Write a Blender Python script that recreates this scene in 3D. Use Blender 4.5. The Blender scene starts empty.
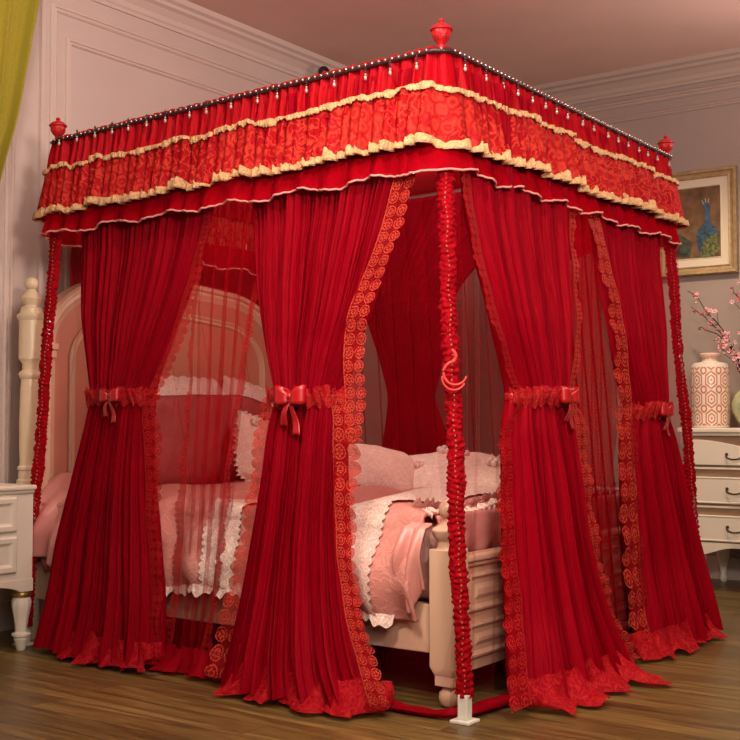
import bpy, bmesh, math, random
import numpy as np
from math import sin, cos, pi, radians, atan, atan2, sqrt
from mathutils import Vector, Matrix, noise
random.seed(7)
SC = bpy.context.scene
COL = SC.collection

# ------------------------------------------------------------------ helpers: objects
def link(o, parent=None):
    COL.objects.link(o)
    if parent is not None: o.parent = parent
    return o
def thing(name, label, cat, loc=(0, 0, 0), group=None):
    o = bpy.data.objects.new(name, None); o.location = loc; o.empty_display_size = .05
    link(o); return tag(o, label, cat, group)
def tag(o, label=None, cat=None, group=None, kind=None):
    if label: o['label'] = label
    if cat: o['category'] = cat
    if group: o['group'] = group
    if kind: o['kind'] = kind
    return o
class MB:
    def __init__(s): s.v = []; s.f = []; s.m = []; s.uv = {}
    def add(s, vs, fs, mi=0, uvs=None):
        b = len(s.v); s.v += [tuple(p) for p in vs]
        for f in fs:
            if uvs is not None: s.uv[len(s.f)] = [uvs[i] for i in f]
            s.f.append(tuple(i + b for i in f)); s.m.append(mi)
        return s
    def box(s, x0, x1, y0, y1, z0, z1, mi=0):
        vs = [(x, y, z) for z in (z0, z1) for y in (y0, y1) for x in (x0, x1)]
        return s.add(vs, [(0, 2, 3, 1), (4, 5, 7, 6), (0, 1, 5, 4), (2, 6, 7, 3), (0, 4, 6, 2), (1, 3, 7, 5)], mi)
    def lathe(s, prof, c=(0, 0, 0), n=28, mi=0, flute=0, fl=(0, 0)):
        vs = []; uv = []
        for (r, z) in prof:
            for k in range(n):
                a = 2 * pi * k / n; rr = r
                if flute and fl[0] <= z <= fl[1]: rr = r * (1 - .09 * abs(sin(flute * a / 2)) ** .6)
                vs.append((c[0] + rr * cos(a), c[1] + rr * sin(a), c[2] + z)); uv.append((k / n, z))
        m = len(prof); fs = []
        for i in range(m - 1):
            for k in range(n):
                fs.append((i * n + k, i * n + (k + 1) % n, (i + 1) * n + (k + 1) % n, (i + 1) * n + k))
        b0 = len(s.f); s.add(vs, fs, mi, uv)
        for j in range(b0, len(s.f)):      # unwrap seam
            q = s.uv[j]
            if max(a for a, _ in q) - min(a for a, _ in q) > .5: s.uv[j] = [((a + 1) if a < .5 else a, z) for a, z in q]
        s.add([vs[k] for k in range(n)], [tuple(range(n))[::-1]], mi)
        s.add([vs[(m - 1) * n + k] for k in range(n)], [tuple(range(n))], mi)
        return s
    def tube(s, pts, r, n=8, mi=0, closed=False):
        pts = [Vector(p) for p in pts]; N = len(pts); vs = []
        for i, p in enumerate(pts):
            a = pts[(i + 1) % N] if (closed or i < N - 1) else pts[i]
            b = pts[i - 1] if (closed or i > 0) else pts[i]
            t = (a - b).normalized()
            u = t.cross(Vector((0, 0, 1)))
            if u.length < .15: u = t.cross(Vector((1, 0, 0)))
            u.normalize(); w = t.cross(u)
            rr = r(i / max(1, N - 1)) if callable(r) else r
            for k in range(n):
                A = 2 * pi * k / n; vs.append(p + u * cos(A) * rr + w * sin(A) * rr)
        fs = []
        for i in range(N if closed else N - 1):
            j = (i + 1) % N
            for k in range(n): fs.append((i * n + k, i * n + (k + 1) % n, j * n + (k + 1) % n, j * n + k))
        if not closed: fs += [tuple(range(n))[::-1], tuple((N - 1) * n + k for k in range(n))]
        return s.add(vs, fs, mi)
    def ball(s, c, r, n=8, m=6, sc=(1, 1, 1), mi=0):
        vs = [(c[0], c[1], c[2] - r * sc[2])]
        for i in range(1, m):
            a = -pi / 2 + pi * i / m
            for k in range(n):
                b = 2 * pi * k / n
                vs.append((c[0] + r * sc[0] * cos(a) * cos(b), c[1] + r * sc[1] * cos(a) * sin(b), c[2] + r * sc[2] * sin(a)))
        vs.append((c[0], c[1], c[2] + r * sc[2])); L = len(vs) - 1; fs = []
        for k in range(n):
            fs.append((0, 1 + (k + 1) % n, 1 + k)); fs.append((L, L - n + k, L - n + (k + 1) % n))
        for i in range(m - 2):
            for k in range(n):
                a = 1 + i * n; fs.append((a + k, a + (k + 1) % n, a + n + (k + 1) % n, a + n + k))
        return s.add(vs, fs, mi)
    def grid(s, P, nu, nv, uvf=None, mi=0, closed=False):
        vs = []; uv = []
        for j in range(nv + 1):
            for i in range(nu + (0 if closed else 1)):
                vs.append(P(i / nu, j / nv)); uv.append(uvf(i / nu, j / nv) if uvf else (i / nu, j / nv))
        w = nu if closed else nu + 1; fs = []
        for j in range(nv):
            for i in range(nu):
                fs.append((j * w + i, j * w + (i + 1) % w, (j + 1) * w + (i + 1) % w, (j + 1) * w + i))
        return s.add(vs, fs, mi, uv)
    def prism(s, poly, to3, t0, t1, mi=0):
        n = len(poly); vs = [to3(a, b, t0) for a, b in poly] + [to3(a, b, t1) for a, b in poly]
        fs = [tuple(range(n))[::-1], tuple(range(n, 2 * n))] + [(i, (i + 1) % n, n + (i + 1) % n, n + i) for i in range(n)]
        return s.add(vs, fs, mi)
    def build(s, name, mats, parent=None, smooth=False, bevel=0, subsurf=0, solid=0, label=None):
        me = bpy.data.meshes.new(name)
        if not isinstance(mats, (list, tuple)): mats = [mats]
        me.from_pydata(s.v, [], s.f)
        for m in mats: me.materials.append(m)
        me.polygons.foreach_set('material_index', s.m)
        if s.uv:
            L = me.uv_layers.new(name='UVMap'); arr = np.zeros(len(me.loops) * 2, dtype=np.float32); k = 0
            for i, f in enumerate(s.f):
                q = s.uv.get(i)
                for j in range(len(f)):
                    if q: arr[2 * k] = q[j][0]; arr[2 * k + 1] = q[j][1]
                    k += 1
            L.data.foreach_set('uv', arr)
        if smooth: me.polygons.foreach_set('use_smooth', [True] * len(me.polygons))
        me.update()
        bm = bmesh.new(); bm.from_mesh(me)
        if not s.uv: bmesh.ops.remove_doubles(bm, verts=bm.verts, dist=1e-6)
        bmesh.ops.recalc_face_normals(bm, faces=bm.faces); bm.to_mesh(me); bm.free()
        if smooth == 'auto':
            try: me.set_sharp_from_angle(angle=radians(38))
            except Exception: pass
        o = bpy.data.objects.new(name, me); link(o, parent)
        if solid:
            md = o.modifiers.new('s', 'SOLIDIFY'); md.thickness = solid; md.offset = 0
        if bevel:
            md = o.modifiers.new('b', 'BEVEL'); md.width = bevel; md.segments = 2; md.limit_method = 'ANGLE'; md.angle_limit = radians(40)
        if subsurf:
            md = o.modifiers.new('u', 'SUBSURF'); md.levels = md.render_levels = subsurf
        if label: o['label'] = label
        return o

def interp(tab, z):
    """tab rows sorted by first column ascending; smooth interpolation of the remaining columns"""
    if z <= tab[0][0]: return tab[0][1:]
    if z >= tab[-1][0]: return tab[-1][1:]
    for i in range(len(tab) - 1):
        if tab[i][0] <= z <= tab[i + 1][0]:
            a, b = tab[i], tab[i + 1]; p = tab[max(0, i - 1)]; q = tab[min(len(tab) - 1, i + 2)]
            t = (z - a[0]) / (b[0] - a[0]); out = []
            for k in range(1, len(a)):
                h = b[0] - a[0]
                m0 = (b[k] - p[k]) / (b[0] - p[0]) * h; m1 = (q[k] - a[k]) / (q[0] - a[0]) * h
                t2, t3 = t * t, t * t * t
                out.append((2 * t3 - 3 * t2 + 1) * a[k] + (t3 - 2 * t2 + t) * m0 + (-2 * t3 + 3 * t2) * b[k] + (t3 - t2) * m1)
            return tuple(out)
def nz(x, y=0, z=0): return noise.noise(Vector((x, y, z)))

# ------------------------------------------------------------------ helpers: materials
class NT:
    def __init__(s, name):
        s.mat = bpy.data.materials.new(name); s.mat.use_nodes = True
        s.t = s.mat.node_tree; s.t.nodes.clear(); s.out = s.t.nodes.new('ShaderNodeOutputMaterial')
    def n(s, typ, **kw):
        nd = s.t.nodes.new(typ)
        for k, v in kw.items():
            if k.startswith('i_'):
                key = k[2:]; key = int(key) if key.isdigit() else key.replace('_', ' ')
                s.set(nd.inputs[key], v)
            else: setattr(nd, k, v)
        return nd
    def set(s, sock, v):
        if isinstance(v, bpy.types.NodeSocket): s.t.links.new(v, sock)
        elif isinstance(v, bpy.types.Node): s.t.links.new(v.outputs[0], sock)
        else:
            if hasattr(sock, 'default_value') and hasattr(sock.default_value, '__len__') and len(sock.default_value) == 4 and len(v) == 3: v = (*v, 1)
            sock.default_value = v
    def m(s, op, a, b=0, c=0, clamp=False):
        nd = s.t.nodes.new('ShaderNodeMath'); nd.operation = op; nd.use_clamp = clamp
        for k, v in enumerate((a, b, c)): s.set(nd.inputs[k], v)
        return nd.outputs[0]
    def mix(s, f, a, b):
        nd = s.t.nodes.new('ShaderNodeMix'); nd.data_type = 'RGBA'
        s.set(nd.inputs[0], f); s.set(nd.inputs[6], a); s.set(nd.inputs[7], b); return nd.outputs[2]
    def ramp(s, f, stops):
        nd = s.t.nodes.new('ShaderNodeValToRGB'); s.set(nd.inputs[0], f); e = nd.color_ramp.elements
        while len(e) < len(stops): e.new(.5)
        for k, (p, c) in enumerate(stops): e[k].position = p; e[k].color = (*c, 1)
        return nd.outputs[0]
    def bump(s, h, st=.3, d=.01):
        return s.n('ShaderNodeBump', i_Strength=st, i_Distance=d, i_Height=h).outputs[0]
    def finish(s, sh):
        s.t.links.new(sh.outputs[0] if isinstance(sh, bpy.types.Node) else sh, s.out.inputs[0]); return s.mat

def simple(name, col, rough=.5, metal=0, noise_amt=0, nscale=6, bump=0, bscale=60, coat=0, spec=.5):
    N = NT(name); c = col
    tc = N.n('ShaderNodeTexCoord').outputs['Object']
    if noise_amt:
        x = N.n('ShaderNodeTexNoise', i_Vector=tc, i_Scale=nscale, i_Detail=5.)
        d = tuple(v * (1 - noise_amt) for v in col); e = tuple(min(1, v * (1 + noise_amt)) for v in col)
        c = N.ramp(x.outputs[0], [(.3, d), (.7, e)])
    b = N.n('ShaderNodeBsdfPrincipled', i_Base_Color=c, i_Roughness=rough, i_Metallic=metal)
    b.inputs['Specular IOR Level'].default_value = spec; b.inputs['Coat Weight'].default_value = coat
    if bump:
        x = N.n('ShaderNodeTexNoise', i_Vector=tc, i_Scale=bscale, i_Detail=3.)
        N.set(b.inputs['Normal'], N.bump(x.outputs[0], bump))
    return N.finish(b)

def gauze(name, col, alpha, trans=.45, crinkle=True, gloss=.0, col2=None):
    N = NT(name)
    uv = N.n('ShaderNodeUVMap').outputs[0]
    tcx = N.n('ShaderNodeTexCoord').outputs['Object']
    nse = N.n('ShaderNodeTexNoise', i_Vector=tcx, i_Scale=9., i_Detail=4.).outputs[0]
    base = N.mix(nse, tuple(v * .82 for v in col), tuple(min(1, v * 1.18) for v in col))
    nrm = None
    if crinkle:
        mp = N.n('ShaderNodeMapping', i_Vector=uv); mp.inputs['Scale'].default_value = (120, 5, 1)
        w = N.n('ShaderNodeTexNoise', i_Vector=mp.outputs[0], i_Scale=1., i_Detail=4., i_Roughness=.65).outputs[0]
        nrm = N.bump(w, .75, .012)
    d = N.n('ShaderNodeBsdfDiffuse', i_Color=base); t = N.n('ShaderNodeBsdfTranslucent', i_Color=base)
    if nrm: N.set(d.inputs['Normal'], nrm); N.set(t.inputs['Normal'], nrm)
    m1 = N.n('ShaderNodeMixShader', i_0=trans, i_1=d, i_2=t)
    if gloss:
        g = N.n('ShaderNodeBsdfGlossy', i_Color=tuple(min(1, v * .9 + .10) for v in col), i_Roughness=.45)
        if nrm: N.set(g.inputs['Normal'], nrm)
        m1 = N.n('ShaderNodeMixShader', i_0=gloss, i_1=m1, i_2=g)
    tr = N.n('ShaderNodeBsdfTransparent')
    a = alpha
    if alpha < .6:
        a = N.m('MULTIPLY', alpha, N.m('ADD', .75, N.m('MULTIPLY', nse, .5)))
    return N.finish(N.n('ShaderNodeMixShader', i_0=a, i_1=tr, i_2=m1))

def lace(name, thread, ground, galpha, scallop=True, glow_thread=None):
    """embroidered edging: u in cells 0..2 across (2 = scalloped outer edge), v in cells along"""
    N = NT(name); uv = N.n('ShaderNodeUVMap').outputs[0]
    sp = N.n('ShaderNodeSeparateXYZ', i_Vector=uv); u, v = sp.outputs[0], sp.outputs[1]
    wob = N.n('ShaderNodeTexNoise', i_Vector=uv, i_Scale=7., i_Detail=2.).outputs[0]
    brk = N.m('MULTIPLY', N.m('SUBTRACT', N.n('ShaderNodeTexNoise', i_Vector=uv, i_Scale=11., i_Detail=1.).outputs[0], .34), 5., clamp=True)
    a = N.m('SUBTRACT', N.m('FRACT', v), .5); b = N.m('SUBTRACT', N.m('FRACT', u), .5)
    r0_ = N.m('SQRT', N.m('ADD', N.m('MULTIPLY', a, a), N.m('MULTIPLY', b, b)))
    r = N.m('ADD', r0_, N.m('MULTIPLY', N.m('SUBTRACT', wob, .5), .22))
    def band(x, c, w): return N.m('LESS_THAN', N.m('ABSOLUTE', N.m('SUBTRACT', x, c)), w)
    ring = band(r, .40, .05)
    ring2 = band(r, .17, .045)
    ang = N.m('ARCTAN2', a, b)
    pet = N.m('LESS_THAN', r, N.m('ADD', .2, N.m('MULTIPLY', N.m('ABSOLUTE', N.m('SINE', N.m('MULTIPLY', ang, 3.))), .09)))
    hole = N.m('LESS_THAN', r, .12)
    pet = N.m('MULTIPLY', pet, N.m('SUBTRACT', 1., N.m('MULTIPLY', hole, .4)))
    dia = band(N.m('FRACT', N.m('MULTIPLY', N.m('ADD', u, v), 4.)), .5, .1)
    dib = band(N.m('FRACT', N.m('MULTIPLY', N.m('SUBTRACT', u, v), 4.)), .5, .1)
    inner = N.m('LESS_THAN', u, .12)
    th = N.m('MAXIMUM', N.m('MAXIMUM', ring, pet), N.m('MAXIMUM', inner, N.m('MULTIPLY', N.m('MAXIMUM', dia, dib), .35)))
    th = N.m('MULTIPLY', th, N.m('ADD', .35, N.m('MULTIPLY', brk, .65)))
    al = N.m('MAXIMUM', th, galpha)
    if scallop:
        outm = N.m('MULTIPLY', N.m('GREATER_THAN', u, 1.5), N.m('GREATER_THAN', r0_, .47))
        al = N.m('MULTIPLY', al, N.m('SUBTRACT', 1., outm))
    col = N.mix(th, ground, thread)
    bm = N.bump(th, .6, .004)
    d = N.n('ShaderNodeBsdfPrincipled', i_Base_Color=col, i_Roughness=.5, i_Normal=bm)
    d.inputs['Specular IOR Level'].default_value = .10
    t = N.n('ShaderNodeBsdfTranslucent', i_Color=col)
    m1 = N.n('ShaderNodeMixShader', i_0=.25, i_1=d, i_2=t)
    return N.finish(N.n('ShaderNodeMixShader', i_0=al, i_1=N.n('ShaderNodeBsdfTransparent'), i_2=m1))

def embroidery(name, ground, thread, amt=1., scale=1., rough=.6, alpha=1.):
    """flowing floral stitches on a fabric; uv in metres"""
    N = NT(name); uv = N.n('ShaderNodeTexCoord').outputs['Object']
    nse = N.n('ShaderNodeTexNoise', i_Vector=uv, i_Scale=34. * scale, i_Detail=2.5, i_Distortion=.9).outputs[0]
    l1 = N.m('MULTIPLY', N.m('SUBTRACT', .075, N.m('ABSOLUTE', N.m('SUBTRACT', nse, .5))), 16., clamp=True)
    vo = N.n('ShaderNodeTexVoronoi', i_Vector=N.n('ShaderNodeVectorMath', operation='ADD', i_0=uv, i_1=N.n('ShaderNodeVectorMath', operation='SCALE', i_0=N.n('ShaderNodeTexNoise', i_Vector=uv, i_Scale=40. * scale).outputs[1], i_Scale=.02).outputs[0]).outputs[0], i_Scale=26. * scale)
    f1 = N.m('MULTIPLY', N.m('ABSOLUTE', N.m('SUBTRACT', N.m('FRACT', N.m('MULTIPLY', vo.outputs['Distance'], 2.6)), .5)), 1.7, clamp=True)
    mask = N.m('GREATER_THAN', N.n('ShaderNodeTexNoise', i_Vector=uv, i_Scale=7. * scale, i_Detail=1.).outputs[0], .47)
    th = N.m('MULTIPLY', N.m('ADD', N.m('MULTIPLY', l1, mask), N.m('MULTIPLY', f1, N.m('SUBTRACT', 1., mask))), amt)
    col = N.mix(th, ground, thread)
    b = N.n('ShaderNodeBsdfPrincipled', i_Base_Color=col, i_Roughness=rough, i_Normal=N.bump(th, .5, .004))
    b.inputs['Specular IOR Level'].default_value = .08
    sh = b
    if alpha < 1:
        al = N.m('MAXIMUM', N.m('MULTIPLY', th, .95), alpha)
        sh = N.n('ShaderNodeMixShader', i_0=al, i_1=N.n('ShaderNodeBsdfTransparent'), i_2=b)
    return N.finish(sh)

RED = (.37, .0010, .012)
M = {}
M['drape'] = gauze('red_gauze_gathered', RED, .93, .22, gloss=.03)
M['sheer'] = gauze('red_gauze_single', (.46, .004, .014), .22, .4, crinkle=False)
M['liner'] = gauze('red_gauze_fine', (.42, .003, .012), .085, .4, crinkle=False)
M['roof'] = gauze('red_roof_gauze', (.46, .002, .012), .97, .4, crinkle=False)
M['underbed_shade'] = gauze('underbed_shade_gauze', (.14, .002, .008), .95, .3)  # dark gauze colour standing in for the shade under the bed
M['gapnet'] = gauze('red_gauze_folded', (.48, .002, .012), .55, .5, crinkle=False)
M['farsheer'] = gauze('red_gauze_double', (.42, .006, .022), .34, .4, crinkle=False)
M['backdrape'] = gauze('red_gauze_dense', (.40, .004, .014), .88, .35)
M['heading'] = gauze('red_heading_fabric', (.42, .002, .009), 1., .12, gloss=.06)
M['hemcloth'] = gauze('red_hem_fabric', (.42, .002, .010), .97, .3)
M['band'] = embroidery('red_floral_lace', (.32, .002, .007), (.60, .05, .03), .8, .8)
M['lace'] = lace('coral_scalloped_lace', (.55, .022, .024), (.40, .002, .010), .5)
M['lace_bright'] = lace('bright_scalloped_lace', (.72, .085, .055), (.42, .003, .010), .55)
M['hemlace'] = embroidery('red_hem_lace', (.34, .0015, .010), (.56, .02, .025), .8, 1.2, alpha=.9)
M['ruffle'] = embroidery('coral_ruffle', (.38, .003, .010), (.62, .05, .04), .7, 1.8, alpha=.75)
M['satin'] = simple('red_satin', (.42, .003, .008), .36, 0, .1, 20, spec=.7)
M['sleeve'] = simple('red_ruched_fabric', (.30, .0012, .007), .7, 0, .35, 60, .4, 200, spec=.06)
M['bead'] = simple('pale_gold_seam', (.42, .12, .08), .4, spec=.2)
M['gold'] = simple('gold_lace', (.68, .42, .19), .5, .0, .25, 90, .8, 160)
M['cordp'] = simple('pink_piping', (.72, .30, .26), .5)
M['dark'] = simple('dark_cord', (.030, .012, .014), .4)
M['silver'] = simple('silver_bead', (.50, .44, .42), .22, .85)
M['crystal'] = simple('crystal_drop', (.55, .47, .42), .2, .3)
M['plastic'] = simple('red_plastic', (.48, .010, .014), .4, 0, .1, 30, .4, 90, spec=.3)
M['ringred'] = simple('coral_plastic', (.60, .05, .045), .4, spec=.3)
M['whitemetal'] = simple('white_enamel', (.80, .80, .72), .35)
M['steel'] = simple('steel_tube', (.55, .52, .50), .35, .8)
M['cream'] = simple('cream_lacquer', (.78, .66, .44), .34, 0, .05, 3)
M['creamb'] = simple('cream_lacquer_bed', (.72, .48, .34), .36, 0, .05, 3)  # cream with a tint of red bounce light put in
M['white'] = simple('ivory_lacquer', (.80, .75, .62), .34, 0, .04, 3)
M['taupe'] = simple('taupe_wood', (.33, .22, .13), .5, 0, .2, 8)
M['bronze'] = simple('dark_bronze', (.07, .05, .035), .35, .8)
M['brass'] = simple('worn_brass', (.45, .30, .10), .4, .8)
M['head_bounce'] = simple('headboard_bounce_tint', (.60, .25, .17), .5, 0, .06, 3, .1, 60)  # red bounce light on cream wood, put into the panel colour

# ------------------------------------------------------------------ the room
WX, BY, CZ = -2.42, 3.62, 3.045
RX, FY = 4.3, -5.2
def wallmat(name, col, rough=.75):
    return simple(name, col, rough, 0, .06, 1.5, .08, 120)
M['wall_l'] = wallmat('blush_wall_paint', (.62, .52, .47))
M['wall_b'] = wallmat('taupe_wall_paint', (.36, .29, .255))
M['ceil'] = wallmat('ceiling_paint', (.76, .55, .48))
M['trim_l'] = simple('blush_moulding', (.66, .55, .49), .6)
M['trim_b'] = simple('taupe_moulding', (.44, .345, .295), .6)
M['base'] = simple('baseboard_paint', (.5, .42, .36), .5)

def floor_mat():
    N = NT('oak_planks'); tc = N.n('ShaderNodeTexCoord').outputs['Object']
    br = N.n('ShaderNodeTexBrick', i_Vector=tc, i_Scale=1., i_Color1=(0., 0., 0.), i_Color2=(1., 1., 1.), i_Mortar=(.5, .5, .5))
    br.offset = .37; br.offset_frequency = 2
    for k, v in (('Mortar Size', .0018), ('Mortar Smooth', .3), ('Bias', 0.), ('Brick Width', 1.22), ('Row Height', .128)): br.inputs[k].default_value = v
    mp = N.n('ShaderNodeMapping', i_Vector=tc); mp.inputs['Scale'].default_value = (1.6, 22, 1)
    off = N.n('ShaderNodeCombineXYZ', i_X=N.m('MULTIPLY', br.outputs[0], 7.), i_Y=N.m('MULTIPLY', br.outputs[0], 13.))
    va = N.n('ShaderNodeVectorMath', operation='ADD'); N.set(va.inputs[0], mp.outputs[0]); N.set(va.inputs[1], off.outputs[0])
    g = N.n('ShaderNodeTexNoise', i_Vector=va.outputs[0], i_Scale=1.3, i_Detail=8., i_Roughness=.65, i_Distortion=.7).outputs[0]
    c = N.ramp(g, [(.3, (.062, .042, .013)), (.5, (.165, .115, .038)), (.72, (.32, .24, .09))])
    tint = N.mix(br.outputs[0], (.72, .70, .68), (1.2, 1.15, 1.05))
    mm = N.n('ShaderNodeMix'); mm.data_type = 'RGBA'; mm.blend_type = 'MULTIPLY'
    N.set(mm.inputs[0], 1.); N.set(mm.inputs[6], c); N.set(mm.inputs[7], tint)
    c2 = N.mix(br.outputs['Fac'], mm.outputs[2], (.03, .014, .006))
    h = N.m('SUBTRACT', N.m('MULTIPLY', g, .4), br.outputs['Fac'])
    b = N.n('ShaderNodeBsdfPrincipled', i_Base_Color=c2, i_Roughness=N.m('ADD', .26, N.m('MULTIPLY', g, .22)), i_Normal=N.bump(h, .35, .004))
    return N.finish(b)
def struct(mb, name, mat, **k): return tag(mb.build(name, mat, **k), kind='structure')
struct(MB().box(WX - .1, RX, FY, BY + .1, -.1, 0), 'floor', floor_mat())
struct(MB().box(WX - .1, RX, FY, BY + .1, CZ, CZ + .1), 'ceiling', M['ceil'])
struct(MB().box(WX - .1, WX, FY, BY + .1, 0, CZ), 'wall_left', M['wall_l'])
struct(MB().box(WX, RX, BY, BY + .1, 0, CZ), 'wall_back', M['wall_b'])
def cornice(name, mat, axis):
    prof = [(0, -.135), (.012, -.135), (.016, -.12), (.024, -.112), (.03, -.09), (.055, -.06), (.075, -.05), (.08, -.035), (.10, -.025), (.106, 0), (0, 0)]
    m = MB()
    if axis == 'x': m.prism(prof, lambda a, b, t: (WX + a, t, CZ + b), FY, BY)
    else: m.prism(prof, lambda a, b, t: (t, BY - a, CZ + b), WX, RX)
    struct(m, name, mat)
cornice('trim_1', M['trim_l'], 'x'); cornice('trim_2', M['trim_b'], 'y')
def boxmould(name, wall, a0, a1, z0, z1, mat, w=.035, t=.018):
    m = MB()
    def prismbar(p, q, horiz, flip):
        pr = [(0, 0), (0, .4 * t), (.25 * w, t), (.55 * w, .7 * t), (.8 * w, .85 * t), (w, .3 * t), (w, 0)]
        pass
    def ring(a0, a1, z0, z1, h):
        return [(a0, z0, h), (a1, z0, h), (a1, z1, h), (a0, z1, h)]
    steps = [(0, 0), (0, .5 * t), (.2 * w, t), (.45 * w, t), (.5 * w, .55 * t), (.8 * w, .7 * t), (w, .35 * t), (w, 0)]
    vs = []
    for (o, h) in steps: vs += ring(a0 + o, a1 - o, z0 + o, z1 - o, h)
    P = (lambda a, z, h: (WX + h, a, z)) if wall == 'l' else (lambda a, z, h: (a, BY - h, z))
    fs = []
    for i in range(len(steps) - 1):
        for k in range(4): fs.append((i * 4 + k, i * 4 + (k + 1) % 4, (i + 1) * 4 + (k + 1) % 4, (i + 1) * 4 + k))
    m.add([P(*q) for q in vs], fs); struct(m, name, mat)
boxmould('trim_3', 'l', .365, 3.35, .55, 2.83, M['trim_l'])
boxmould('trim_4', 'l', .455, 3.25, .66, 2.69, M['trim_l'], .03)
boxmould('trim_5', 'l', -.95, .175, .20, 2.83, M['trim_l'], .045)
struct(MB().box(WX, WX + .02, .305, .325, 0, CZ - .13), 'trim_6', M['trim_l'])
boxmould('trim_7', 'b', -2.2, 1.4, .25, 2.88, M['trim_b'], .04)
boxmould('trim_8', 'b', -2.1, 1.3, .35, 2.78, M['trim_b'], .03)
struct(MB().box(WX, WX + .018, FY, BY, 0, .13), 'baseboard_left', M['base'], bevel=.004)
struct(MB().box(WX, RX, BY - .018, BY, 0, .13), 'baseboard_back', M['base'], bevel=.004)

# ------------------------------------------------------------------ canopy frame
TZ = 2.10
TX0, TX1, TY0, TY1 = -2.01, -.112, .075, 1.965
_i = .022
tops = {'near': (TX1 - _i, TY0 + _i), 'left': (TX0 + _i, TY0 + _i), 'right': (TX1 - _i, TY1 - .008), 'far': (TX0 + _i, TY1 - _i)}
feet = {'near': (.010, .0), 'left': (-2.075, .0), 'right': (.01, 2.03), 'far': (-2.02, 2.0)}
fr = thing('bed_canopy_stand', 'four-poster canopy frame with red ruched pole sleeves and urn finials around the bed', 'canopy stand', (-1.02, 1.0, 0))
FO = Vector(fr.location)
def L(p): return tuple(Vector(p) - FO)
for k in tops:
    t, b = tops[k], feet[k]; m = MB()
    m.tube([L((b[0], b[1], .012)), L((t[0], t[1], TZ + .016 * t[0]))], .0125, 14)
    pole = m.build('pole', M['steel'], fr, smooth='auto')
    m = MB(); cx, cy = b[0] - FO.x, b[1] - FO.y
    m.box(cx - .034, cx + .034, cy - .034, cy + .034, 0, .010); m.box(cx - .0165, cx + .0165, cy - .0165, cy + .0165, .010, .085)
    m.build('pole_foot', M['whitemetal'], fr, bevel=.003, label='white square pole foot on a flat plate')
    # ruched sleeve
    zt, zb = 1.75, .075
    def PS(u, v, b=b, t=t, k=k):
        z = zb + (zt - zb) * v; w = z / TZ; cx = b[0] + (t[0] - b[0]) * w; cy = b[1] + (t[1] - b[1]) * w
        a = 2 * pi * u; sd = len(k) * 3.1
        cr = nz(a * 1.3 + 3, z * 75, sd); r = .0205 + .010 * abs(cr) ** .8 + .0016 * sin(2 * pi * z / .019 + 3 * sin(a + z * 20)) + .0045 * nz(z * 9, sd)
        r *= .88 if k == 'near' else .76
        fa = abs(cos(a - radians(36))) ** 8
        r += fa * (.005 + .004 * nz(z * 110, sd, a) + .006 * nz(z * 40, sd, 2 * a))
        return L((cx + r * cos(a) + .004 * sin(z * 9), cy + r * sin(a), z))
    m = MB(); m.grid(PS, 40, 560, closed=True)
    sl = m.build('ruched_sleeve', M['sleeve'], pole, smooth=True)
    m = MB()
    for i in range(105):
        z = zb + .02 + (zt - zb - .03) * i / 105; w = z / TZ; cx = b[0] + (t[0] - b[0]) * w; cy = b[1] + (t[1] - b[1]) * w
        a = radians(-54 + (8 * sin(i * .7)))
        rr = .0235 if k == 'near' else .0205; m.ball(L((cx + rr * cos(a), cy + rr * sin(a), z)), .0022 + .0014 * random.random(), 6, 4, (1, 1, 1.3))
    m.build('seam', M['bead'], pole, label='pale stitched seam running down the sleeve')
    # finial
    m = MB(); prof = [(.014, -.01), (.015, .004), (.011, .008), (.013, .013), (.024, .022), (.032, .036), (.034, .048), (.033, .053), (.037, .056), (.037, .060), (.033, .063), (.027, .070), (.015, .076), (.008, .078), (.007, .081), (.010, .086), (.008, .091), (.001, .094)]
    sx_, sy_ = (1 if t[0] > -1 else -1), (1 if t[1] > 1 else -1)
    m.lathe(prof, L((t[0] + sx_ * .016, t[1] + sy_ * .016, TZ + .010 + .016 * t[0])), 28, flute=12, fl=(.02, .053)); m.build('finial', M['plastic'], fr, smooth='auto', label='small red urn finial with lid')
ends = [tops['near'], tops['left'], tops['far'], tops['right']]
for i in range(4):
    a, b = ends[i], ends[(i + 1) % 4]
    MB().tube([L((a[0], a[1], TZ - .01 + .016 * a[0])), L((b[0], b[1], TZ - .01 + .016 * b[0]))], .011, 10).build('top_rail', M['steel'], fr, smooth='auto')
# hook on the near pole
hz = 1.055
m = MB(); c = Vector((-.055 + .0, -.0, hz))
du = Vector((cos(radians(36)), sin(radians(36)), 0)); out = Vector((sin(radians(36)), -cos(radians(36)), 0))
cc = Vector((-.045, .035, hz)) + out * .035 + du * .0
def arc(R, a0, a1, cxo, czo, n=22): return [L(cc + du * (cxo + R * cos(a0 + (a1 - a0) * i / n)) + Vector((0, 0, czo + R * sin(a0 + (a1 - a0) * i / n)))) for i in range(n + 1)]
m.tube(arc(.036, radians(100), radians(345), .0, 0), lambda t: .0055 - .002 * t, 10)
m.tube(arc(.036, radians(170), radians(335), -.004, -.016), .0035, 8)
m.tube(arc(.02, radians(-60), radians(60), -.018, .052), .006, 8)
m.build('curtain_hook', M['ringred'], fr, smooth=True, label='coral crescent-shaped curtain hook')

# ------------------------------------------------------------------ valance
val = thing('canopy_valance', 'red tiered valance with floral lace band, gold edging and bead drops round the canopy top', 'valance', (-1.07, 1.0, 2.1))
VO = Vector(val.location)
def VL(p): return tuple(Vector((p[0], p[1], p[2] + .016 * p[0])) - VO)
R0 = .035
seg = []
x0, x1, y0, y1 = TX0, TX1, TY0, TY1
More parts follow.
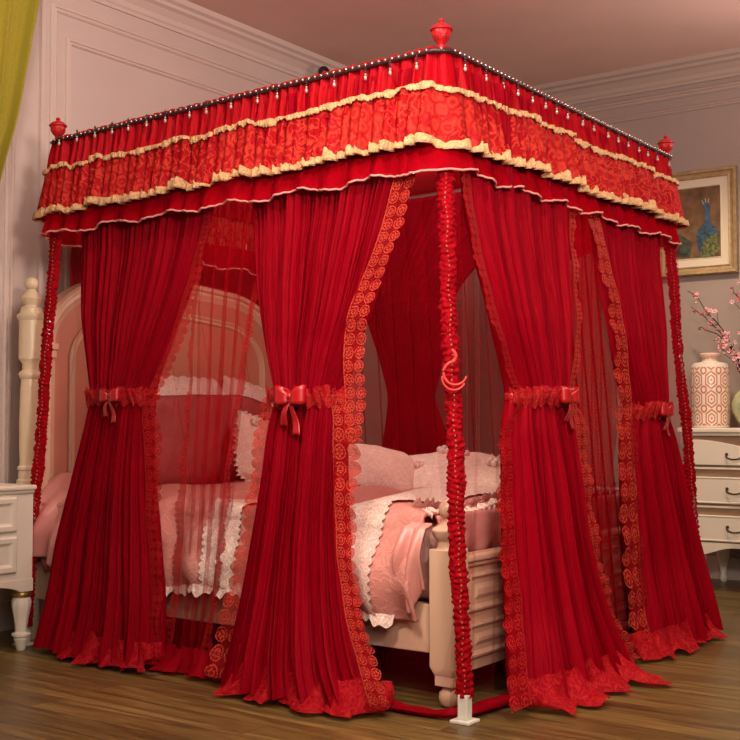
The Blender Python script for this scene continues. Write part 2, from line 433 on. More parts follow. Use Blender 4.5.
# path starts on the near-left face: left corner -> near corner -> right corner -> far -> left
def path(s):
    Lx, Ly = x1 - x0 - 2 * R0, y1 - y0 - 2 * R0; q = R0 * pi / 2
    s = s % PER
    for (ln, f) in ((Lx, lambda t: ((x0 + R0 + t, y0), (0, -1))), (q, lambda t: corner(x1 - R0, y0 + R0, -pi / 2, t)), (Ly, lambda t: ((x1, y0 + R0 + t), (1, 0))),
                    (q, lambda t: corner(x1 - R0, y1 - R0, 0, t)), (Lx, lambda t: ((x1 - R0 - t, y1), (0, 1))), (q, lambda t: corner(x0 + R0, y1 - R0, pi / 2, t)),
                    (Ly, lambda t: ((x0, y1 - R0 - t), (-1, 0))), (q, lambda t: corner(x0 + R0, y0 + R0, pi, t))):
        if s <= ln + 1e-9: return f(s)
        s -= ln
    return f(ln)
def corner(cx, cy, a0, t):
    a = a0 + t / R0; return ((cx + R0 * cos(a), cy + R0 * sin(a)), (cos(a), sin(a)))
PER = 2 * (x1 - x0 + y1 - y0 - 4 * R0) + 2 * pi * R0
NS = 1500
def S2(u):   # denser sampling round the corners
    return u * PER
def vgrid(rows, offf, name, mat, uvs=1., jit=None, solid=0, parent=val, **kw):
    """rows: z list with base offset; offf(s,t) extra offset"""
    m = MB(); nr = len(rows) - 1
    def P(u, v):
        s = S2(u); (px, py), (nx, ny) = path(s); k = v * nr; i = min(int(k), nr - 1); t = k - i
        z = rows[i][0] + (rows[i + 1][0] - rows[i][0]) * t; d = rows[i][1] + (rows[i + 1][1] - rows[i][1]) * t
        d += offf(s, v)
        if jit: z += jit(s, v)
        return VL((px + nx * d, py + ny * d, z))
    m.grid(P, NS, nr, lambda u, v: (u * PER, v * .2 * uvs), closed=True)
    for j, q in m.uv.items():
        if max(a[0] for a in q) - min(a[0] for a in q) > PER / 2: m.uv[j] = [((a + PER) if a < PER / 2 else a, b) for a, b in q]
    return m.build(name, mat, parent, smooth=True, solid=solid, **kw)
def lin(a, b, n, za, zb): return [(za + (zb - za) * i / n, a + (b - a) * i / n) for i in range(n + 1)]
def wig(s, p, sd): return s + .35 * p * nz(s / p * .5, sd) + .5 * p * nz(s * 2.3, sd + 5)
def head_off(s, v):
    q = wig(s, .045, 1); return (.006 + .012 * v) * (sin(2 * pi * q / .043) + .5 * sin(2 * pi * q / .026 + 1.)) + .004 * nz(s * 12, v * 3)
vgrid([(2.118, .0), (2.112, .012)] + lin(.016, .034, 8, 2.10, 1.94), head_off, 'heading', M['heading'])
# wide lapped folds of the lace band
edges = []; s_ = 0
while s_ < PER: edges.append(s_); s_ += random.uniform(.085, .17)
edges.append(PER + .01)
stepz = [random.uniform(-.013, .013) for _ in edges]; 
def fold(s):
    s = s % PER
    import bisect
    i = min(bisect.bisect_right(edges, s) - 1, len(edges) - 2); w = edges[i + 1] - edges[i]; t = (s - edges[i]) / w
    return i, t
def band_off(s, v, g=0.):
    i, t = fold(s); a = (.020 + .020 * ((i * 7) % 5) / 5)
    saw = (t if t < .93 else (1 - t) / .07 * .93)
    return a * (saw - .5) * (.5 + .9 * v) + .008 * sin(2 * pi * s / .05 + i) * (.4 + v) + .004 * nz(s * 30, v * 2) + g
def band_j(s, v):
    i, t = fold(s); return stepz[i] * (.5 + .5 * min(1, min(t, 1 - t) * 10)) + .010 * nz(s * 1.3, 3)
vgrid(lin(.050, .076, 9, 1.978, 1.785), lambda s, v: band_off(s, v), 'lace_band', M['band'], jit=band_j, label='band of red floral lace with coral stitching')
def gold(z0, z1, d0, d1, vv, name, seed):
    m = MB()
    def P(u, v):
        s = S2(u); (px, py), (nx, ny) = path(s); i, t = fold(s)
        z = z0 + (z1 - z0) * v + band_j(s, vv)
        wid = (z0 - z1); up = 1.1 * wid * nz(s * 14, seed) + .7 * wid * nz(s * 38, seed) + .3 * wid * abs(sin(pi * s / .016))
        if vv < .5: z += -up * v + .4 * wid * nz(s * 20, seed + 3) * (1 - v)
        else: z += up * (1 - v)
        d = d0 + (d1 - d0) * v + band_off(s, vv) + .005 + .003 * sin(2 * pi * s / .011) * (.3 + .7 * (v if vv > .5 else 1 - v))
        return VL((px + nx * d, py + ny * d, z))
    m.grid(P, NS * 2, 3, closed=True); m.build(name, M['gold'], val, smooth=True, solid=.003, label='irregular gold scalloped edging')
gold(1.983, 1.967, .053, .056, 0., 'gold_trim', 11); gold(1.802, 1.779, .077, .081, 1., 'gold_trim', 23)
def hem_off(s, v): return .012 * sin(2 * pi * wig(s, .1, 8) / .11) * (.2 + v) + .006 * nz(s * 25, v) * v
vgrid(lin(.044, .070, 6, 1.80, 1.70), hem_off, 'hem_ruffle', M['hemcloth'], jit=lambda s, v: v * (.010 * sin(2 * pi * s / .31) + .008 * nz(s * 3, 9)))
m = MB(); pts = []
for i in range(900):
    s = PER * i / 900; (px, py), (nx, ny) = path(s); d = .072 + hem_off(s, 1)
    pts.append(VL((px + nx * d, py + ny * d, 1.70 + .010 * sin(2 * pi * s / .31) + .008 * nz(s * 3, 9) + .0015 * sin(s * 200))))
m.tube(pts, .0038, 6, closed=True); m.build('hem_piping', M['cordp'], val, smooth=True, label='thin pink piping along the lowest hem')
# twisted bead trim
m = MB(); pts = []; nb = 560
for i in range(nb):
    s = PER * i / nb; (px, py), (nx, ny) = path(s); d = .026; p = Vector((px + nx * d, py + ny * d, 2.094)); pts.append(VL(p))
m.tube(pts, .0095, 6, closed=True, mi=0)
for i in range(0, nb):
    p = Vector(pts[i]); (_, _), (nx, ny) = path(PER * i / nb)
    if i % 2 == 0: m.ball(p + Vector((nx, ny, .35)) * .0075, .0062, 6, 4, mi=1)
m.build('bead_trim', [M['dark'], M['silver']], val, smooth=True, label='dark twisted cord set with silver beads')
dr = MB(); dr.tube([(0, 0, 0), (0, 0, -.024)], .0012, 5, mi=0)
for j, z in enumerate((-.008, -.016, -.024)): dr.ball((0, 0, z), .0045, 6, 4, mi=0)
dr.ball((0, 0, -.031), .0040, 7, 5, mi=1); dr.ball((0, 0, -.043), .0056, 8, 6, (1, 1, 1.5), mi=1)
dsrc = None; s_ = .05
while s_ < (x1 - x0) + (y1 - y0) + .02:
    (px, py), (nx, ny) = path(s_); d = .044 + .008
    loc = Vector((px + nx * d, py + ny * d, 2.083)) - VO
    if dsrc is None: dsrc = dr.build('bead_drop', [M['dark'], M['crystal']], val, smooth=True); o = dsrc
    else: o = dsrc.copy(); link(o, val)
    o.location = loc; s_ += random.uniform(.085, .135)
# thin roof cloth
def PR(u, v):
    x = TX0 + (TX1 - TX0) * u; y = TY0 + (TY1 - TY0) * v; e = min(u, 1 - u, v, 1 - v)
    return VL((x, y, 2.112 + .006 * nz(x * 5, y * 5) - .05 * min(1, e * 4) * .6))
m = MB(); m.grid(PR, 40, 40); m.build('roof_cloth', M['roof'], val, smooth=True)

# ------------------------------------------------------------------ curtains
def side(sd):
    if sd == 'L': return lambda l, d, z: (l, .03 * z - d, z)
    if sd == 'R': return lambda l, d, z: (-.04 * z + d, l, z)
    if sd == 'F': return lambda l, d, z: (l, 1.98 - .02 * z + d, z)
SHK = {'L': .72, 'R': -1.25, 'F': 0.}
def tubecurtain(sd, rows, name, mat, parent, npl=20, seed=0, nf=320, nb=110, nzr=110, big=.8, amp=1.55):
    """rows: (z, l0, l1, half thickness, out offset, fold amplitude) ascending z"""
    W = side(sd); m = MB(); n = nf + nb; zt = rows[-1][0]; zb = rows[0][0]
    def P(u, v):
        z = zb + (zt - zb) * v; l0, l1, T, off, am = interp(rows, z); i = u * n
        if i < nf: s = -1 + 2 * i / nf; fr_ = 1
        else: s = 1 - 2 * (i - nf) / nb; fr_ = -1
        prof = max(0, 1 - s ** 4) ** .5
        ph = npl * pi * (s + .035 * nz(s * 4, seed) + .012 * nz(s * 3, z * 2.2, seed))
        pl = .55 * sin(ph) + .30 * sin(ph * 1.73 + seed) + .25 * nz(s * 30, z * 1.2, seed) * 2
        bg = sin(ph * .23 + seed * 2 + .6 * sin(z * 2)) + .6 * nz(s * 5, z * .8, seed + 9) * 2
        off = off - .034 * min(1, max(0, (z - 1.25) / .35)); l0 += SHK[sd] * max(0, off); l1 += SHK[sd] * max(0, off)
        d = off + fr_ * prof * T + (am * amp) * (pl + big * bg) * (prof * .8 + .2) * (1 if fr_ > 0 else .5)
        l = (l0 + l1) / 2 + (l1 - l0) / 2 * s + am * .25 * sin(ph * 1.1 + 1.) * prof
        return W(l, d, z)
    ws = .9
    m.grid(P, n, nzr, lambda u, v: (u * 2.4, (zb + (zt - zb) * v)), closed=True)
    for j, q in m.uv.items():
        if max(a[0] for a in q) - min(a[0] for a in q) > 1.2: m.uv[j] = [((a + 2.4) if a < 1.2 else a, b) for a, b in q]
    return m.build(name, mat, parent, smooth=True)
def strip(sd, pts, name, mat, parent, ripple=.005, rp=.19, per=60, seed=0, label=None, cells=2.):
    """pts: (l inner, l outer, z, d). v counted in cells of half the width"""
    W = side(sd); m = MB(); acc = 0; lst = []
    N = per * (len(pts) - 1)
    tab = [(i, *p) for i, p in enumerate(pts)]
    prev = None
    for j in range(N + 1):
        k = j / per; li, lo, z, d = interp(tab, k); q_ = SHK[sd] * max(0, d - .045) * (1 if z < .7 else 0); li += q_; lo += q_; d -= .034 * min(1, max(0, (z - 1.25) / .35))
        if prev: acc += sqrt((((li + lo) / 2) - prev[0]) ** 2 + (z - prev[1]) ** 2) / (max(.03, (abs(lo - li) + wprev) / 2) / cells)
        prev = ((li + lo) / 2, z); wprev = abs(lo - li)
        ln = sqrt((lo - li) ** 2); lst.append((li, lo, z, d, acc))
    nu = 6
    def P(u, v):
        li, lo, z, d, a = lst[int(round(v * N))]
        q = d + ripple * (.3 + u) * (sin(2 * pi * z / rp + seed) + .9 * nz(z * 9, seed) + .35 * sin(2 * pi * z / .05 + seed) * u) ; l = li + (lo - li) * u + .3 * ripple * sin(2 * pi * z / rp * .8 + 2 + seed) * u
        return W(l, q, z)
    m.grid(P, nu, N, lambda u, v: (u * cells, lst[int(round(v * N))][4]))
    return m.build(name, mat, parent, smooth=True, label=label)
def hem(sd, l0, l1, off, T, name, parent, flare=.13, seed=0, zt=.09, mat=None, ends=.05, p=.13, cen=None):
    W = side(sd); m = MB(); wl = []
    def P(u, v):
        s = -1 + 2 * u; prof = max(0, 1 - s ** 4) ** .5
        rr = v * 1.0; fl = flare * (.55 + .22 * sin(2 * pi * u * (l1 - l0 + .2) / p + seed) + .45 * nz(u * 6, seed) + .12 * nz(u * 25, seed))
        d = off + T * prof + .016 + max(.02, fl) * rr ** 1.3 * (prof * .9 + .1) + .010 * sin(u * 55 + seed) * rr
        l = l0 + (l1 - l0) * u + SHK[sd] * off + (s * ends * rr) + .02 * sin(2 * pi * u * 7 + seed) * rr
        l = l - s * abs(s) ** 7 * .10 * rr ** 2; d -= (s ** 8) * fl * .7 * rr
        z = .010 + zt * (1 - rr) ** 1.8 * (1 + .25 * nz(u * 12, seed + 4)) + .022 * (1 + sin(u * 46 + seed + 4 * nz(u * 9, 1))) * rr * (1.12 - rr) + .010 * (1 + nz(u * 60, 2, seed)) * rr * (1.05 - rr) + .010 * max(0, sin(u * 40 + seed)) * rr * (1 - rr * .6) + .030 * max(0, nz(u * 14, rr * 2, seed)) * rr
        return W(l, d, max(z, .007))
    m.grid(P, 420, 12, lambda u, v: (u * (l1 - l0) * 1.3 + .0, v * .2))
    return m.build(name, mat or M['hemlace'], parent, smooth=True, label='lace hem spread on the floor')
def bow(sd, l, d, z, sc=1., tails=True, rot=0.):
    """satin bow at a point of a side: returns builders for loops, knot, tails"""
    W = side(sd); lo = MB()
    for sg in (-1, 1):
        def P(u, v, sg=sg):
            a = 2 * pi * u; ln = .062 * sc * (1 - cos(a)) / 2; dd = .022 * sc * sin(a)
            wd = (.010 + .024 * sin(pi * u) ** .7) * sc * (2 * v - 1)
            zz = wd + ln * (.30 * sg * rot + .18) - .004
            return W(l + sg * (ln + .004), d + .012 + dd, z + zz)
        lo.grid(P, 28, 5)
    kn = MB(); c = W(l, d + .014, z); kn.ball(c, .014 * sc, 10, 8, (1, 1, 1.1))
    tl = MB()
    if tails:
        for sg, ln in ((-1, .10), (1, .13)):
            def P(u, v, sg=sg, ln=ln):
                return W(l + sg * (.004 + .025 * v * sc) + (u - .5) * (.012 + .022 * v) * sc, d + .014 + .008 * sin(5 * v + sg), z - ln * sc * v - (.012 * abs(u - .5) if v > .99 else 0))
            tl.grid(P, 4, 14)
    return lo, kn, tl
def tieback(sd, l0, l1, z, off, T, label, seed=0, bowpos=None, slope=0., bs=1., gold_=False):
    W = side(sd); base = W((l0 + l1) / 2, off, z)
    t = thing('curtain_tieback', label, 'curtain tieback', base); O = Vector(base)
    def loc(m):
        m.v = [tuple(Vector(p) - O) for p in m.v]; return m
    m = MB()
    def P(u, v):
        a = 2 * pi * u; s = cos(a); return W((l0 + l1) / 2 + (l1 - l0) / 2 * 1.03 * s, off + (T + .012) * sin(a) + .004 * sin(9 * a), z + slope * s * .5 + (v - .5) * .022)
    m.grid(P, 64, 3, closed=True); loc(m).build('band', M['satin'], t, smooth=True, solid=.003)
    m = MB()
    def P2(u, v):
        a = pi * (1.04 - 1.08 * u) ; s = cos(a); r = .008 + .016 * v * (1.2 + sin(u * 95 + seed) * .8 + nz(u * 20, seed))
        up = (v - .5) * (.062 + .016 * nz(u * 14, seed)) + .007 * sin(u * 83 + seed) * (2 * v - 1) + .012 * nz(u * 6, seed)
        return W((l0 + l1) / 2 + (l1 - l0) / 2 * 1.05 * s + .006 * sin(u * 50), off + (T + r) * sin(a) * 1. + .012, z + slope * s * .5 + up)
    m.grid(P2, 460, 6, lambda u, v: (u * (l1 - l0) * 2, v * .07)); loc(m).build('lace_frill', M['ruffle'], t, smooth=True, label='gathered coral lace frill')
    bl = bowpos if bowpos is not None else (l0 + l1) / 2
    lo, kn, tl = bow(sd, bl, off + T + .026, z + .004, bs)
    b = loc(lo).build('bow', M['satin'], t, smooth=True, solid=.0015, label='glossy red satin bow')
    loc(kn).build('knot', M['satin'], b, smooth=True); loc(tl).build('tail', M['satin'], b, smooth=True, solid=.0012)

def W2(rows, T, off, am):
    """merge outline rows (z,l0,l1) with T/off/am functions of z"""
    out = []
    for z, a, b in sorted(rows): out.append((z, a, b, T(z), off(z), am(z)))
    return out
def prof3(top, tie, bot, zt):
    def f(z):
        if z > zt: k = min(1, (z - zt) / .35); k = k * k * (3 - 2 * k); return tie + (top - tie) * k
        k = min(1, (zt - z) / (zt * .9)); return tie + (bot - tie) * (k ** .8)
    return f
GC = 'tied-back curtains hanging from the canopy'
# A: far end of the near long side
A = [(2.05, -1.90, -.98), (1.80, -1.87, -1.08), (1.664, -1.855, -1.128), (1.49, -1.833, -1.168), (1.336, -1.806, -1.224), (1.182, -1.756, -1.291), (1.067, -1.72, -1.35), (1.009, -1.706, -1.364), (.913, -1.718, -1.376), (.682, -1.783, -1.36), (.452, -1.854, -1.324), (.225, -1.896, -1.289), (.03, -1.95, -1.273)]
tA = thing('bed_curtain', 'dark red gathered curtain hanging beside the headboard end, left of the sheer opening', 'curtain', (-1.55, .02, 0), GC)
def sub(par_, fn, *a, **k):
    o = fn(*a, **k); o.matrix_parent_inverse = Matrix.Translation(-Vector(par_.location)); return o
sub(tA, tubecurtain, 'L', W2(A, prof3(.022, .045, .07, 1.0), lambda z: .0 if z > .3 else .0 + (.3 - z) * .15, prof3(.010, .005, .017, 1.0)), 'drape', M['drape'], tA, 22, 1)
sub(tA, strip, 'L', [(-1.13, -1.10, 1.75, .02), (-1.165, -1.125, 1.60, .02), (-1.215, -1.150, 1.40, .02), (-1.275, -1.20, 1.2, .02), (-1.335, -1.265, 1.08, .03), (-1.37, -1.31, 1.0, .04)], 'lace_edging', M['lace'], tA, seed=1)
sub(tA, strip, 'L', [(-1.385, -1.335, .99, .04), (-1.385, -1.285, .90, .04), (-1.375, -1.285, .75, .03), (-1.36, -1.29, .55, .03), (-1.33, -1.265, .35, .03), (-1.30, -1.25, .10, .05)], 'lace_edging', M['lace'], tA, seed=2)
sub(tA, hem, 'L', -1.76, -1.27, .03, .055, 'lace_hem', tA, .08, 1, .10)
tieback('L', -1.715, -1.355, 1.0, .0, .045, 'red lace tieback with bow on the curtain nearest the headboard', 1, -1.52, bs=.75)
# B: near end of the long side
B = [(2.05, -.98, -.12), (1.80, -.94, -.18), (1.658, -.91, -.235), (1.487, -.885, -.285), (1.318, -.851, -.34), (1.149, -.808, -.415), (1.03, -.768, -.455), (.979, -.757, -.466), (.878, -.775, -.464), (.71, -.785, -.462), (.508, -.815, -.448), (.309, -.854, -.415), (.143, -.90, -.365), (.03, -.94, -.30)]
tB = thing('bed_curtain', 'bright red gathered curtain with satin bow, hanging left of the nearest pole', 'curtain', (-.6, .0, 0), GC)
sub(tB, tubecurtain, 'L', W2(B, prof3(.025, .05, .10, .98), lambda z: .01 if z > .4 else .01 + (.4 - z) ** 1.3 * .22, prof3(.012, .006, .024, .98)), 'drape', M['drape'], tB, 24, 4)
sub(tB, strip, 'L', [(-.265, -.175, 1.74, .045), (-.295, -.205, 1.62, .05), (-.345, -.262, 1.45, .05), (-.415, -.325, 1.29, .05), (-.44, -.35, 1.15, .05), (-.435, -.35, 1.0, .045), (-.44, -.36, .84, .035)], 'lace_edging', M['lace_bright'], tB, seed=4, label='coral scalloped lace edging')
sub(tB, strip, 'L', [(-.49, -.445, .985, .055), (-.475, -.39, .92, .055), (-.475, -.36, .82, .05), (-.47, -.375, .68, .05), (-.455, -.375, .5, .06), (-.42, -.345, .32, .09), (-.37, -.29, .18, .13), (-.31, -.22, .05, .17)], 'lace_edging', M['lace_bright'], tB, seed=5, ripple=.007)
sub(tB, strip, 'L', [(-.735, -.775, .99, .055), (-.745, -.81, .90, .055), (-.755, -.83, .75, .05), (-.775, -.87, .55, .06), (-.815, -.925, .35, .08), (-.85, -.975, .18, .10), (-.875, -1.01, .04, .12)], 'lace_edging', M['lace_bright'], tB, seed=6, ripple=.007)
sub(tB, hem, 'L', -.93, -.25, .06, .07, 'lace_hem', tB, .12, 3, .10, p=.2)
tieback('L', -.77, -.455, .985, .01, .05, 'red satin bow tieback on the curtain left of the nearest pole', 2, -.62, bs=.95)
# C: near end of the foot side
Cr = [(2.05, .10, .98), (1.80, .135, .94), (1.709, .15, .92), (1.57, .172, .905), (1.396, .21, .869), (1.223, .275, .834), (1.05, .356, .776), (.998, .372, .747), (.877, .345, .775), (.705, .345, .79), (.498, .345, .805), (.287, .345, .87), (.107, .335, .98), (.03, .33, 1.05)]
tC = thing('bed_curtain', 'bright red gathered curtain at the foot of the bed, right of the nearest pole', 'curtain', (0, .6, 0), GC)
sub(tC, tubecurtain, 'R', W2(Cr, prof3(.025, .05, .09, .99), lambda z: .01 if z > .4 else .01 + (.4 - z) ** 1.3 * .22, prof3(.012, .006, .022, .99)), 'drape', M['drape'], tC, 24, 7)
sub(tC, strip, 'R', [(.165, .11, 1.72, .04), (.19, .135, 1.5, .04), (.235, .18, 1.3, .04), (.30, .25, 1.15, .04), (.375, .335, 1.02, .04)], 'lace_edging', M['lace'], tC, seed=7)
sub(tC, strip, 'R', [(.39, .345, .985, .05), (.36, .275, .90, .03), (.345, .245, .75, .02), (.335, .23, .55, .02), (.325, .215, .36, .04), (.305, .18, .18, .09), (.30, .17, .04, .15)], 'lace_edging', M['lace'], tC, seed=8, ripple=.007)
sub(tC, strip, 'R', [(.895, .945, 1.72, .03), (.885, .925, 1.5, .03), (.85, .885, 1.25, .03), (.785, .83, 1.08, .03), (.74, .79, 1.0, .04)], 'lace_edging', M['lace_bright'], tC, seed=9, ripple=.006)
sub(tC, strip, 'R', [(.735, .79, .99, .045), (.765, .85, .90, .045), (.79, .88, .75, .04), (.81, .90, .55, .05), (.86, .95, .33, .07), (.96, 1.06, .14, .09), (1.06, 1.18, .03, .12)], 'lace_edging', M['lace_bright'], tC, seed=10, ripple=.007)
sub(tC, hem, 'R', .27, 1.06, .07, .08, 'lace_hem', tC, .17, 5, .10, p=.22)
tieback('R', .36, .76, .99, .01, .05, 'coral-edged tieback on the foot-end curtain beside the nearest pole', 3, .62, bs=.85)
# D: far end of the foot side
D = [(2.05, .99, 1.86), (1.80, 1.08, 1.85), (1.635, 1.147, 1.823), (1.406, 1.151, 1.791), (1.2, 1.195, 1.751), (.995, 1.306, 1.701), (.946, 1.34, 1.672), (.831, 1.297, 1.73), (.583, 1.299, 1.80), (.334, 1.31, 1.88), (.123, 1.326, 1.955), (.03, 1.34, 2.0)]
tD = thing('bed_curtain', 'red gathered curtain at the foot of the bed, beside the pole by the dresser', 'curtain', (0, 1.5, 0), GC)
sub(tD, tubecurtain, 'R', W2(D, prof3(.022, .045, .08, .95), lambda z: .005 if z > .4 else .005 + (.4 - z) ** 1.3 * .15, prof3(.011, .006, .02, .95)), 'drape', M['drape'], tD, 22, 11)
sub(tD, strip, 'R', [(1.13, 1.03, 1.74, .04), (1.18, 1.07, 1.58, .045), (1.24, 1.12, 1.35, .045), (1.27, 1.135, 1.07, .045), (1.275, 1.12, .80, .045), (1.285, 1.12, .53, .045), (1.29, 1.13, .25, .05), (1.32, 1.18, .05, .08)], 'lace_edging', M['lace_bright'], tD, seed=12, ripple=.006, label='broad coral ring-patterned lace edging')
sub(tD, strip, 'R', [(1.285, 1.335, .955, .05), (1.245, 1.30, .88, .05), (1.25, 1.305, .72, .045), (1.26, 1.31, .5, .045), (1.27, 1.32, .2, .06)], 'lace_edging', M['lace'], tD, seed=13)
sub(tD, hem, 'R', 1.16, 1.98, .05, .06, 'lace_hem', tD, .10, 8, .10, p=.2)
tieback('R', 1.31, 1.685, .95, .005, .045, 'red lace tieback on the curtain beside the pole by the dresser', 4, 1.52, bs=.8)
# far long side, seen through the opening
Ef = [(2.05, -1.97, -.55), (1.9, -1.95, -.72), (1.745, -1.88, -.98), (1.537, -1.80, -1.20), (1.122, -1.66, -1.33), (1.018, -1.64, -1.355), (.761, -1.68, -1.25), (.402, -1.74, -1.18), (.03, -1.8, -1.12)]
tE = thing('bed_curtain', 'dark red curtain on the far side of the bed, seen through the front opening', 'curtain', (-1.5, 1.97, 0), GC)
sub(tE, tubecurtain, 'F', W2(Ef, prof3(.022, .04, .07, 1.02), lambda z: .0, prof3(.010, .006, .016, 1.02)), 'drape', M['drape'], tE, 20, 15, nf=200, nb=80, nzr=70)
# sheers -------------------------------------------------------------
def sheer(sd, fn, name, mat, label=None, n=220, nzr=60, cat='sheer curtain', parent=None, loc=(0, 0, 0)):
    m = MB(); m.grid(fn, n, nzr, lambda u, v: (u * 2, v * 2)); o = m.build(name, mat, parent, smooth=True)
    return o
WL, WR, WF = side('L'), side('R'), side('F')
# single-layer panel between A and B, with lace down both edges
SLt = [(.0, -1.26, -1.09), (.2, -1.245, -1.06), (.4, -1.228, -1.03), (.7, -1.214, -1.0), (1.0, -1.20, -.955), (1.35, -1.194, -.90), (1.62, -1.174, -.85), (2.0, -1.16, -.80)]
tS = thing('sheer_curtain', 'see-through red net panel with lace edges hanging between the two near curtains', 'sheer curtain', (-1.1, .06, 0))
def PSh(u, v):
    z = .012 + 2.0 * v; l0, l1 = interp(SLt, z); ph = 2 * pi * (4.5 * u + .7 * z)
    l = l0 + (l1 - l0) * u + .016 * sin(2 * ph) * sin(pi * u); d = -.045 + .022 * sin(ph) + .03 * max(0, .25 - z)
    return WL(l, d, z)
sub(tS, sheer, 'L', PSh, 'net', M['sheer'], parent=tS)
sub(tS, strip, 'L', [(l0 + .008, l0 - (.035 if z < .75 else .015), z, -.02) for z, l0, l1 in reversed(SLt)][1:-1] + [(-1.25, -1.31, .03, 0.)], 'lace_edging', M['lace'], tS, seed=20, ripple=.006)
sub(tS, strip, 'L', [(l1 - .018, l1 + .016, z, -.02) for z, l0, l1 in reversed(SLt)][1:-1] + [(-1.12, -1.05, .03, 0.)], 'lace_edging', M['lace'], tS, seed=21, ripple=.006)
sub(tS, hem, 'L', -1.27, -.90, -.02, .03, 'lace_hem', tS, .07, 11, .09, mat=M['drape'])
tG = thing('sheer_curtain', 'see-through red net with crossing folds hanging between the two foot-end curtains', 'sheer curtain', (-.02, 1.0, 0))
def PGs(u, v, sg=1, o=0.):
    z = .03 + 2.0 * v; l = .72 + .56 * u; ph = 2 * pi * (l + sg * .10 * z) / .085 + o
    return WR(l + .014 * sin(2 * ph), -.035 - o * .012 + .014 * sin(ph), z)
sub(tG, sheer, 'R', PGs, 'net', M['gapnet'], parent=tG, n=160)
sub(tG, sheer, 'R', lambda u, v: PGs(u, v, -1, 2.), 'net', M['sheer'], parent=tG, n=160)
# liner: fine net inside all near sides, with crossing gathers
tN = thing('bed_net', 'fine red netting inside the canopy, drawn along its two near sides to the floor', 'bed net', (-1, .1, 0))
def crossing(l, z, k, sl, p):
    return sin(2 * pi * (l + sl * z) / p + k)
def PN1(u, v):
    z = .02 + 2.0 * v; l = -1.95 + 1.90 * u
    w = nz(l * 3, z * .4, 3)
    g = crossing(l, z, 0, -.30, .21) + .5 * w * 2; g2 = crossing(l, z, 1, .24, .27)
    return WL(l + .030 * crossing(l, z, 1.5, -.30, .21) , -.085 + .020 * g + .012 * g2, z)
sub(tN, sheer, 'L', PN1, 'long_side_net', M['liner'], parent=tN, n=260)
def PN1b(u, v):
    z = .02 + 2.0 * v; l = -1.40 + .70 * u
    return WL(l + .035 * crossing(l, z, 1.5, .26, .19), -.12 + .02 * crossing(l, z, 0, .26, .19), z)
sub(tN, sheer, 'L', PN1b, 'crossed_net', M['liner'], parent=tN, n=160)
def PN2(u, v):
    z = .02 + 2.0 * v; l = .06 + 1.86 * u; 
    return WR(l + .022 * crossing(l, z, 1.5, -.12, .13), -.075 + .018 * crossing(l, z, 0, -.12, .13) + .01 * nz(l * 6, z), z)
sub(tN, sheer, 'R', PN2, 'foot_side_net', M['liner'], parent=tN, n=260)
# gathers of the net lying on the floor round the near corner
m = MB(); pts = []
def PG(u, v):
    if u < .62: k = u / .62; x = -.46 + .42 * k; y = -.02 - .05 * sin(pi * k * .8); nx, ny = 0, -1
    else: k = (u - .62) / .38; x = -.04 + .04 * k + .03; y = .0 + .36 * k; nx, ny = 1, -.2
    a = 2 * pi * v; r = .014 + .008 * nz(u * 8, v * 2)
    return (x + nx * (.0 + r * 1.8 * cos(a)), y + ny * r * 1.8 * cos(a) + .055, .004 + r * .9 + r * .9 * sin(a))
m.grid(PG, 90, 12, closed=False); o = m.build('gathered_hem', M['drape'], tN, smooth=True); o.matrix_parent_inverse = Matrix.Translation(-Vector(tN.location))
# far side net and the drape behind the headboard
tFN = thing('bed_net', 'dark red netting across the far long side of the bed', 'bed net', (-1, 1.95, 0))
def PFN(u, v):
    z = .03 + 2.0 * v; l = -1.97 + 1.92 * u
    return WF(l + .02 * crossing(l, z, 1., .05, .11), -.05 + .016 * crossing(l, z, 0, .05, .11), z)
sub(tFN, sheer, 'F', lambda u, v: WF(-1.97 + 1.92 * u, -.085 + .012 * sin(2 * pi * u * 22), .012 + .34 * v), 'underbed_shade_sheet', M['underbed_shade'], parent=tFN, n=240)  # added dark sheet that paints the under-bed shade
sub(tFN, sheer, 'F', PFN, 'net', M['farsheer'], parent=tFN, n=240)
tH = thing('headboard_drape', 'dense red drape falling behind the bed headboard', 'curtain', (-2.1, 1.0, 0))
def PH(u, v):
    z = .05 + 2.0 * v; l = .40 + 1.50 * u; x = -2.07 if z > 1.9 else -2.07 - .245 * min(1, (1.9 - z) / .22)
    return (x + .012 * sin(2 * pi * l / .055 + 2 * nz(l * 4, z)) + .01 * nz(l * 9, z), l, z)
sub(tH, sheer, 'H', PH, 'cloth', M['backdrape'], parent=tH, n=300)

# ------------------------------------------------------------------ bed
bed = thing('bed', 'cream wooden double bed with arched headboard and turned posts under the canopy', 'bed', (-1.2, .94, 0))
BO = Vector(bed.location)
def BL(p): return tuple(Vector(p) - BO)
HX = -2.20; HY0, HY1 = .12, 1.76
post = [(.050, 0), (.052, .30), (.052, .66), (.046, .665), (.044, .70), (.049, .705), (.049, .715), (.042, .722), (.040, .74), (.042, .78), (.044, .90), (.041, 1.05), (.037, 1.085), (.047, 1.095), (.050, 1.105), (.047, 1.115), (.034, 1.125), (.034, 1.15), (.044, 1.165), (.050, 1.172), (.050, 1.335), (.058, 1.345), (.060, 1.356), (.056, 1.362), (.048, 1.366), (.046, 1.375), (.046, 1.385), (.040, 1.39), (.026, 1.40), (.036, 1.415), (.042, 1.43), (.036, 1.445), (.02, 1.462), (.016, 1.468)] + [(.030 * sin(a) + .0, 1.492 - .029 * cos(a)) for a in [radians(x) for x in range(35, 181, 18)]]
for y in (HY0 - .01, HY1 + .01):
    MB().lathe(post, BL((HX, y, 0)), 28).build('headboard_post', M['cream'], bed, smooth='auto', label='turned cream post with ball top')
